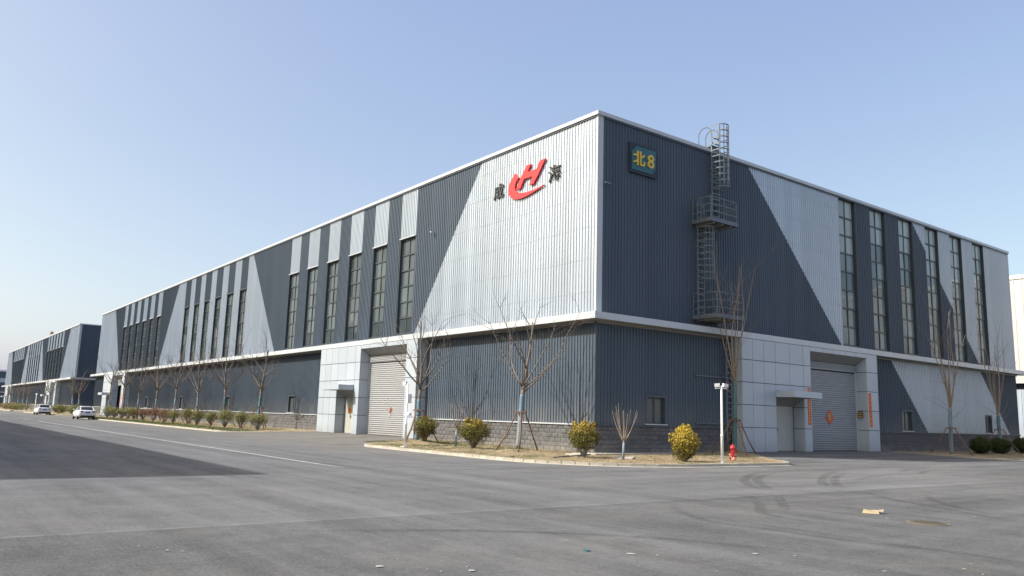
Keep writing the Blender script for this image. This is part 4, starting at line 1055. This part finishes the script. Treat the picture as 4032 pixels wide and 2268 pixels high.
def sapling(label, x, y, z, h, fork, seed, spread, n, bark):
    random.seed(seed); t = thing('sapling', label, 'sapling', (x, y, z))
    MB().tube([(0, 0, -.1), (.01, 0, fork*.5), (.03, .01, fork)], [.045, .04, .036], 8).build('trunk', bark, t, True)
    b = MB(); b.tube([(0, 0, 0), (.008, 0, fork*.42), (.022, .005, fork*.82)], .047, 9); b.build('trunk_wrap', M_wrapg, t, True)
    c = MB()
    for k in range(n):
        a = k*2.4+random.uniform(-.2, .2); p = (.03, .01, fork-.12+.02*(k % 4))
        d0 = Vector((math.cos(a), math.sin(a), .55)); ln = (h-fork)*random.uniform(.75, 1.12)
        q, _d = branch(c, p, d0*spread+Vector((0, 0, 1-spread)), ln, .022, .007, .16, .05, 8, 5)
        if n < 9: twigs(c, q, 3, .2, .6, .006, .08, 1)
    c.build('crown', bark, t, True); return t
sapling('pruned sapling with upright whips before the shaded corner wall', 3.55, -1.8, .15, 2.15, .75, 3, .60, 11, M_bark2)
sapling('thin wispy sapling between the two round shrubs by the sunlit wall', -6.3, -3.0, .22, 2.0, .85, 9, .5, 7, M_bark)

# ------------------------------------------------------------------ shrubs
def leaves(b, cx, cy, cz, rx, ry, rz, n, size, flat=.0, shell=.55):
    for _ in range(n):
        d = Vector((random.gauss(0, 1), random.gauss(0, 1), random.gauss(0, 1))).normalized()
        q = 1-shell*random.random()**1.6
        lump = 1+.30*mnoise.noise(d*1.9+SEED)+.20*mnoise.noise(d*5+SEED)
        p = Vector((cx+d.x*rx*q*lump, cy+d.y*ry*q*lump, cz+d.z*rz*q*lump))
        n_ = (d+Vector((random.uniform(-1, 1), random.uniform(-1, 1), random.uniform(-.6, 1)))*.9).normalized()
        a = n_.orthogonal().normalized(); a.rotate(Matrix.Rotation(random.uniform(0, 6.283), 3, n_)); c = n_.cross(a); s = size*random.uniform(.45, 1.6); i = len(b.v)
        b.v += [tuple(p-a*s), tuple(p+c*s*.45+n_*s*.15), tuple(p+a*s), tuple(p-c*s*.45+n_*s*.15)]; b.f.append((i, i+1, i+2, i+3))
SEED = Vector((0, 0, 0))
def shrub(name, label, x, y, z, w, h, mat, n, size, stem, group=None, seed=0, tufts=0, shell=.6):
    global SEED
    random.seed(500+seed); SEED = Vector((seed*3.7, seed*1.3, 5)); t = thing(name, label, 'shrub', (x, y, z), random.uniform(0, 6), group)
    b = MB(); r = w/2; rz = (h-stem)/2; leaves(b, 0, 0, stem+rz, r, r, rz, n, size, shell=shell)
    for _ in range(tufts):
        a = random.uniform(0, 6.28); q = r*random.uniform(.0, .75); leaves(b, q*math.cos(a), q*math.sin(a), stem+2*rz*random.uniform(.86, .98), .10, .10, .14, n//26, size, shell=1)
    b.build('foliage', mat, t)
    c = MB()
    for k in range(24):
        a = random.uniform(0, 6.28); q = r*random.uniform(.35, 1.12); zz = stem+rz*random.uniform(.1, 2.1)
        c.tube([(random.uniform(-.04, .04), random.uniform(-.04, .04), -.05), (q*.35*math.cos(a), q*.35*math.sin(a), stem*.7+.1), (q*math.cos(a), q*math.sin(a), zz)], [.018, .012, .004], 4)
    c.build('stem', M_bark, t); return t
shrub('round_shrub', 'round bronze green shrub beside the tree at the shutter', -9.3, -2.9, .27, 1.25, 1.30, M_leafb, 6000, .032, .22, None, 1)
shrub('round_shrub', 'yellow tipped round shrub left of the propped corner tree', -4.4, -3.3, .20, 1.45, 1.28, M_leafy, 5600, .035, .24, None, 2, 5)
shrub('round_shrub', 'yellow tipped round shrub at the building corner', 1.95, -2.4, .15, 1.30, 1.32, M_leafy, 5200, .035, .26, None, 3, 6)
shrub('golden_shrub', 'bright golden shrub left of the white camera pole', 4.75, .35, .12, 1.12, 1.30, M_leafg, 5600, .035, .08, None, 4, 6)
for i, (x, y, l) in enumerate(((2.8, 30.8, 'dark green clipped shrub right of the blue wrapped tree'), (2.9, 33.4, 'dark green clipped shrub under the rightmost bare tree'), (2.3, 38.6, 'dark green clipped shrub cut by the right edge'))):
    shrub('clipped_shrub', l, x, y, .17, (1.24, 1.26, 1.24)[i], (1.12, 1.06, 1.08)[i], M_leafd, 4600, .05, .05, 'dark clipped shrubs in the shaded bed', 10+i, 0, .45)
RB = [-32.0, -36.2, -39.3, -43.5, -46.8, -50.2, -54.5, -58.2, -61.8, -66.9, -70.3, -73.8, -76.4, -81.3, -84.0]
nth = ['nearest', 'second', 'third', 'fourth', 'fifth', 'sixth', 'seventh', 'eighth', 'ninth', 'tenth', 'eleventh', 'twelfth', 'thirteenth', 'fourteenth', 'farthest']
for i, x in enumerate(RB):
    kind = M_leafr if i in (7, 8, 9) else (M_leafb if i in (5, 10) else M_leafo)
    nm = {M_leafr: 'rust red', M_leafb: 'bronze green', M_leafo: 'olive green'}[kind]
    shrub('street_shrub', f'{nm} shrub, {nth[i]} in the row under the street trees', x, -3.2+(.2 if i % 2 else 0), .16, (1.55, 1.15, 1.4, 1.15, 1.25, 1.5, 1.4, 1.7, 1.7, 1.5, 1.4, 1.5, 1.3, 1.4, 1.4)[i], 1.22+.12*((i*7) % 3), kind, 1100 if i < 6 else 900, .055, .40, 'shrubs under the street trees', 30+i, 0, .7)
for i, (x, l) in enumerate(((-103.8, 'olive shrub behind the parked sedan'), (-118, 'olive shrub beside the parked hatchback'), (-170, 'distant yellow green hedge shrub, nearer of three'), (-180, 'distant dark hedge shrub, middle of three'), (-192, 'distant yellow green hedge shrub, farthest of three'))):
    shrub('street_shrub', l, x, -3.6, .12, 2.6 if i < 2 else 5.5, 1.5, M_leafo if i != 3 else M_leafr, 1200, .10, .15, 'shrubs far down the street', 60+i, 0, .7)
# thin leafless shrubs among the street row
for i, x in enumerate((-37.9, -44.8, -51.6)):
    random.seed(900+i); t = thing('bare_shrub', ('nearest', 'middle', 'farthest')[i]+' leafless shrub close to the wall behind the street row', 'shrub', (x, -1.6, .2), 0, 'leafless shrubs by the wall')
    c = MB()
    MB().tube([(0, 0, -.1), (0, 0, .9)], [.04, .03], 6).build('stem', M_bark, t)
    for k in range(9):
        q, _d = branch(c, (0, 0, .75), (math.cos(k*2.4)*.6, math.sin(k*2.4)*.6, 1), random.uniform(1.0, 1.9), .016, .004, .05, .08, 7, 4); twigs(c, q, 4, .3, .8, .005, .05, 1)
    c.build('crown', M_bark, t)

# ------------------------------------------------------------------ camera poles, hydrant
def cam_pole(label, x, y, z, h, dirs):
    t = thing('camera_pole', label, 'camera pole', (x, y, z))
    b = MB(); b.box(-.15, .15, -.15, .15, -.03, .025); b.build('base_plate', M_white, t)
    b = MB(); b.lathe([(.056, .02), (.056, 1.02), (.062, 1.03), (.062, 1.08), (.044, 1.10), (.042, h)], 14); b.build('pole', M_white, t, True)
    for (dx, dy) in dirs:
        d = Vector((dx, dy, 0)).normalized(); n_ = Vector((-d.y, d.x, 0)); u_ = Vector((0, 0, 1)); c0 = Vector((0, 0, h-.10))
        b = MB(); b.hexa([c0-n_*.03+u_*-.03, c0+n_*.03+u_*-.03, c0+d*.24+n_*.03-u_*.03, c0+d*.24-n_*.03-u_*.03, c0-n_*.03+u_*.02, c0+n_*.03+u_*.02, c0+d*.24+n_*.03+u_*.02, c0+d*.24-n_*.03+u_*.02]); b.build('arm', M_white, t)
        c1 = c0+d*.08+u_*.05; b = MB(); p8 = lambda o, hw, z0, z1: [c1+d*o-n_*hw+u_*z0, c1+d*o+n_*hw+u_*z0, c1+d*o+n_*hw+u_*z1, c1+d*o-n_*hw+u_*z1]
        q0, q1 = p8(.0, .065, .0, .14), p8(.20, .055, -.015, .115)
        b.hexa([q0[0], q1[0], q1[1], q0[1], q0[3], q1[3], q1[2], q0[2]]); h_ = b.build('camera_housing', M_white, t)
        q0, q1 = p8(.202, .047, -.008, .105), p8(.212, .047, -.008, .105); b = MB(); b.hexa([q0[0], q1[0], q1[1], q0[1], q0[3], q1[3], q1[2], q0[2]]); b.build('lens_hood', M_black, h_)
    return t
cam_pole('white camera pole in the corner bed by the red hydrant', 5.70, 1.42, .10, 2.98, [(-.62, -.78), (.35, .93)])
t_ = cam_pole('white camera pole in front of the sunlit roller shutter', -7.15, -5.25, .12, 2.92, [(-.75, -.35)])
MB().box(.06, .14, -.05, .16, 2.0, 2.42).build('control_box', M_white, t_)
b = MB(); b.lathe([(.09, 0), (.11, .03), (.11, .12), (.07, .16)], 10, (.16, .06, 1.42)); b.build('junction_box', M_white, t_)
cam_pole('distant white camera pole before the second warehouse', -133.0, -5.2, .12, 3.1, [(-.9, -.2), (.9, .3)])

t = thing('fire_hydrant', 'red fire hydrant with torn wrapping round its foot', 'hydrant', (4.95, 3.05, .14)); t.scale = (.82, .82, .80)
b = MB(); b.lathe([(.10, .0), (.105, .30), (.10, .55), (.125, .56), (.125, .60), (.10, .62)], 16); b.build('barrel', M_hyd, t, True)
b = MB(); b.lathe([(.15, .60), (.155, .635), (.13, .66), (.115, .72), (.07, .765), (.03, .78), (.03, .83), (.012, .835)], 16); b.build('bonnet', M_hyd, t, True)
for a, r, ln in ((-.75, .062, .19), (.85, .062, .19), (2.4, .075, .2)):
    d = Vector((math.cos(a), math.sin(a), 0)); b = MB(); b.tube([Vector((0, 0, .47))+d*.08, Vector((0, 0, .47))+d*ln], r, 12); b.tube([Vector((0, 0, .47))+d*(ln-.03), Vector((0, 0, .47))+d*(ln+.015)], r*1.22, 12); b.build('outlet_cap', M_hyd, t, False)
b = MB(); random.seed(4)
for k in range(26):
    a = k*.9; r = random.uniform(.11, .21); z = random.uniform(0, .26); i = len(b.v); d = Vector((math.cos(a), math.sin(a), 0)); s_ = Vector((-d.y, d.x, 0))
    p = d*r+Vector((0, 0, z)); b.v += [tuple(p-s_*.09-d*.02), tuple(p+s_*.09+Vector((0, 0, random.uniform(-.05, .05)))), tuple(p+s_*.05+d*random.uniform(-.05, .02)+Vector((0, 0, .10))), tuple(p-s_*.07-d*.03+Vector((0, 0, .08)))]; b.f.append((i, i+1, i+2, i+3))
b.build('torn_wrapping', M_hydp, t)

# ------------------------------------------------------------------ small things on the ground
t = thing('cardboard_sheet', 'flattened piece of cardboard lying on the asphalt', 'cardboard', (17.55, -9.2, 0), .55); t.scale = (.85, .85, .75)
b = MB(); b.v = [(-.21, -.12, .004), (.14, -.14, .004), (.17, .10, .004), (-.18, .13, .004), (-.19, -.11, .075), (-.02, -.13, .095), (.13, -.12, .070), (.15, .09, .085), (.0, .11, .06), (-.17, .12, .08)]
b.f = [(0, 1, 6, 5, 4), (3, 0, 4, 9), (2, 3, 9, 8, 7), (4, 5, 8, 9), (5, 6, 7, 8)]; b.build('crushed_carton', M_cardb, t)
MB().quad((.13, -.12, .07), (.22, -.10, .05), (.25, .04, .11), (.15, .09, .085)).build('torn_flap', M_cardb, t)
MB().quad((.132, -.13, .006), (.165, .09, .006), (.148, .085, .08), (.128, -.115, .066)).build('dark_opening', M_joint, t)
t = thing('manhole_cover', 'round rusty manhole cover in the asphalt', 'manhole cover', (18.88, -9.78, 0))
b = MB(); b.lathe([(.345, .004), (.345, .010), (.31, .011)], 36); b.build('frame_ring', simple('dirty_ring_concrete', (.17, .155, .12), .9, 0, .3, 9), t)
b = MB(); b.lathe([(.305, .006), (.30, .017)], 32)
for k in range(-4, 5):
    for j in range(-4, 5):
        if k*k+j*j < 18: b.box(k*.06-.018, k*.06+.018, j*.06-.018, j*.06+.018, .0172, .022)
b.build('cover', M_iron, t)
SCR = [(18.16, -9.81), (18.79, -7.78), (18.01, -15.99), (18.73, -16.93), (18.96, -16.7), (19.47, -15.48), (19.81, -15.15), (20.0, -16.9), (20.95, -15.13), (21.36, -14.09), (21.23, -13.64), (21.63, -14.26), (17.76, -19.61), (18.05, -19.99), (18.5, -19.18), (18.71, -19.26), (18.43, -19.63), (18.59, -19.56), (17.56, -16.94), (15.24, -18.36), (16.2, -16.2), (15.66, -21.83), (15.85, -21.67), (16.08, -21.62), (16.2, -21.49), (14.77, -21.48), (15.74, -21.25)]
random.seed(21)
for i, (x, y) in enumerate(SCR[:20]+SCR[21:26]):
    b = MB(); s = random.uniform(.010, .028) if i not in (0, 3, 5, 13, 15) else random.uniform(.035, .055); n = 6; z0 = .003
    b.prism([(s*random.uniform(.6, 1.3)*math.cos(k*6.283/n), s*random.uniform(.6, 1.3)*math.sin(k*6.283/n)) for k in range(n)], z0, z0+random.uniform(.002, .005), lambda u, v, o: (u, v, o))
    tag(b.build('paper_scrap', M_paper, None, False, (x, y, .004)), 'small white scrap lying on the open asphalt', 'litter', 'white scraps scattered on the asphalt')
b = MB(); b.prism([(-.05, -.02), (.03, -.035), (.055, .0), (.01, .03), (-.04, .02)], .004, .02, lambda u, v, o: (u, v, o)); tag(b.build('green_scrap', M_teal, None, False, (18.31, -17.26, 0)), 'small green scrap on the asphalt near the bottom', 'litter')
t = tag(MB().tube([(2.3, -4.25, .16), (2.9, -2.9, .30)], .022, 6).build('wooden_stick', M_joint), 'dark stick lying across the bed near the corner shrub', 'stick')
for i, (x, y, w, d, r) in enumerate(((.75, -1.7, .85, .45, .1), (1.25, -2.1, .7, .4, -.2), (.35, -1.25, .6, .35, .3), (2.9, -1.1, .8, .5, .5))):
    e = tag(MB().box(-w/2, w/2, -d/2, d/2, -.05, .025).build('concrete_slab', M_conc, None, False, (x, y, bed_z(x, y)+.03)), ('broken pale slab lying by the corner wall, longest one', 'broken pale slab lying nearest the corner shrub', 'broken pale slab lying against the corner wall', 'pale slab half buried between sapling and corner')[i], 'slab'); e.rotation_euler = (.03*i, -.04, r)

# ------------------------------------------------------------------ cars
def car(label, x, y, sedan):
    t = thing('parked_car', label, 'car', (x, y, 0))   # rear bumper at local x=0, nose towards -x
    paint = _shared.setdefault('paint', simple('white_car_paint', (0.70, 0.71, 0.72), 0.18, 0, .03, 2))
    dg = _shared.setdefault('carglass', simple('car_glass', (0.02, 0.022, 0.025), 0.05, 0, .1, 2, spec=.8))
    rub = _shared.setdefault('tyre', simple('tyre_rubber', (0.018, 0.018, 0.019), 0.8)); rim = _shared.setdefault('rim', simple('alloy_rim', (0.35, 0.35, 0.36), 0.3, .7))
    tl = _shared.setdefault('tail', simple('tail_light_red', (0.16, 0.008, 0.012), 0.15)); pl_ = _shared.setdefault('plate', simple('blue_plate', (0.02, 0.06, 0.38), 0.4))
    # body stations: (x, half width, bottom, belt height)
    st = [(0.0, .70, .42, .82), (-.06, .84, .34, 1.0), (-.35, .90, .26, 1.04), (-1.0, .91, .22, 1.0), (-2.3, .91, .20, .97), (-3.4, .90, .20, .93), (-4.1, .86, .24, .84), (-4.5, .74, .32, .66), (-4.6, .6, .40, .55)]
    if not sedan: st[1] = (-.05, .85, .34, 1.06); st[2] = (-.3, .90, .26, 1.08)
    b = MB()
    for (X, w, z0, z1) in st:
        r = .10; zm = (z0+z1)/2
        b.v += [(X, -w*.86, z0), (X, -w, z0+.18), (X, -w*1.0, zm+.08), (X, -w*.965, z1-.06), (X, -w*.86, z1), (X, w*.86, z1), (X, w*.965, z1-.06), (X, w, zm+.08), (X, w, z0+.18), (X, w*.86, z0)]
    n = 10
    for k in range(len(st)-1):
        for j in range(n): b.f.append((k*n+j, k*n+(j+1) % n, (k+1)*n+(j+1) % n, (k+1)*n+j))
    b.f.append(tuple(range(n-1, -1, -1))); e_ = (len(st)-1)*n; b.f.append(tuple(e_+j for j in range(n)))
    body = b.build('body', paint, t, True)
    if sedan: cab = [(-.42, .66, 1.03), (-1.05, .60, 1.38), (-1.9, .61, 1.455), (-2.5, .60, 1.42), (-3.35, .66, .96)]
    else: cab = [(-.10, .68, 1.06), (-.42, .62, 1.44), (-1.6, .63, 1.50), (-2.4, .61, 1.44), (-3.3, .67, .97)]
    def cabin(shrink, name, mat, only_roof=False):
        b = MB(); top = cab[1:4]
        base_z = lambda X: .97
        if only_roof:
            for X, w, z in [(cab[1][0]+.0, cab[1][1], cab[1][2]), cab[2], cab[3]]: b.v += [(X, -w-.02, z-.05), (X, -w*.85, z+.012), (X, w*.85, z+.012), (X, w+.02, z-.05)]
            for k in range(2):
                for j in range(3): b.f.append((k*4+j, k*4+j+1, k*4+j+5, k*4+j+4))
        else:
            for X, w, z in cab: b.v += [(X, -.80 if z > 1.1 else -w, .95), (X, -w, z-.03), (X, -w*.8, z), (X, w*.8, z), (X, w, z-.03), (X, .80 if z > 1.1 else w, .95)]
            for k in range(len(cab)-1):
                for j in range(5): b.f.append((k*6+j, k*6+j+1, k*6+j+7, k*6+j+6))
            b.f.append((5, 4, 3, 2, 1, 0)); b.f.append(tuple(24+j for j in range(6)))
        return b.build(name, mat, t, True)
    cabin(0, 'windows', dg); cabin(0, 'roof', paint, True)
    b = MB()
    for sgn in (-1, 1):
        b.tube([(cab[0][0]+.02, sgn*cab[0][1]*1.02, cab[0][2]-.02), (cab[1][0], sgn*(cab[1][1]+.01), cab[1][2]-.03)], .045, 6); b.tube([(cab[3][0], sgn*(cab[3][1]+.01), cab[3][2]-.03), (cab[4][0], sgn*cab[4][1]*1.05, cab[4][2])], .04, 6)
        b.tube([(-1.75, sgn*.635, 1.44), (-1.8, sgn*.80, .98)], .03, 5)
    b.build('pillars', paint, t)
    for sgn in (-1, 1):
        for X in (-.95, -3.65):
            w = D.objects.new('wheel', None); COL.objects.link(w); w.parent = t; w.location = (X, sgn*.80, .32)
            b = MB(); b.tube([(0, -.10, 0), (0, -.07, 0), (0, .07, 0), (0, .10, 0)], [.27, .32, .32, .27], 18); b.build('tyre', rub, w, True)
            b = MB(); b.tube([(0, sgn*.05, 0), (0, sgn*.105, 0)], [.21, .19], 14); b.build('rim', rim, w)
        b = MB(); b.hexa([(.012, sgn*.44, .80), (.0, sgn*.70, .80), (-.10, sgn*.885, .82), (-.2, sgn*.44, .80), (.004, sgn*.44, .93), (-.02, sgn*.70, .95), (-.16, sgn*.885, .95), (-.2, sgn*.44, .93)]); b.build('tail_light', tl, t)
        b = MB(); b.box(-3.1, -2.92, sgn*.92-.09, sgn*.92+.09, .98, 1.10); b.build('mirror', paint, t)
    MB().box(-.02, .035, -.24, .24, .72, .86).build('number_plate', pl_, t)
    MB().box(-.2, .02, -.70, .70, .28, .44).build('rear_bumper_insert', M_black, t)
    MB().box(-4.2, -.3, -.75, .75, .16, .24).build('underside', M_black, t)
    return t
car('white sedan parked at the kerb, nearer of two', -74.2, -7.1, True)
car('white hatchback parked farther down the street', -106.8, -7.1, False)

# distant tower crane top above the far roofs
t = thing('tower_crane', 'tiny orange tower crane top above the far left roof', 'crane', (-420, 32.5, 0))
mc = simple('crane_orange', (0.42, 0.22, 0.15), .6)
b = MB()
for sx in (-1, 1):
    for sy in (-1, 1): b.box(sx*.6-.08, sx*.6+.08, sy*.6-.08, sy*.6+.08, 0, 36)
for k in range(12):
    z = k*3; b.tube([(-.6, -.6, z), (.6, -.6, z+3)], .07, 4); b.tube([(.6, -.6, z), (.6, .6, z+3)], .07, 4); b.tube([(.6, .6, z), (-.6, .6, z+3)], .07, 4)
b.build('mast', mc, t); MB().box(-.5, .5, -.5, .5, 35.2, 36.4).build('cab', mc, t)
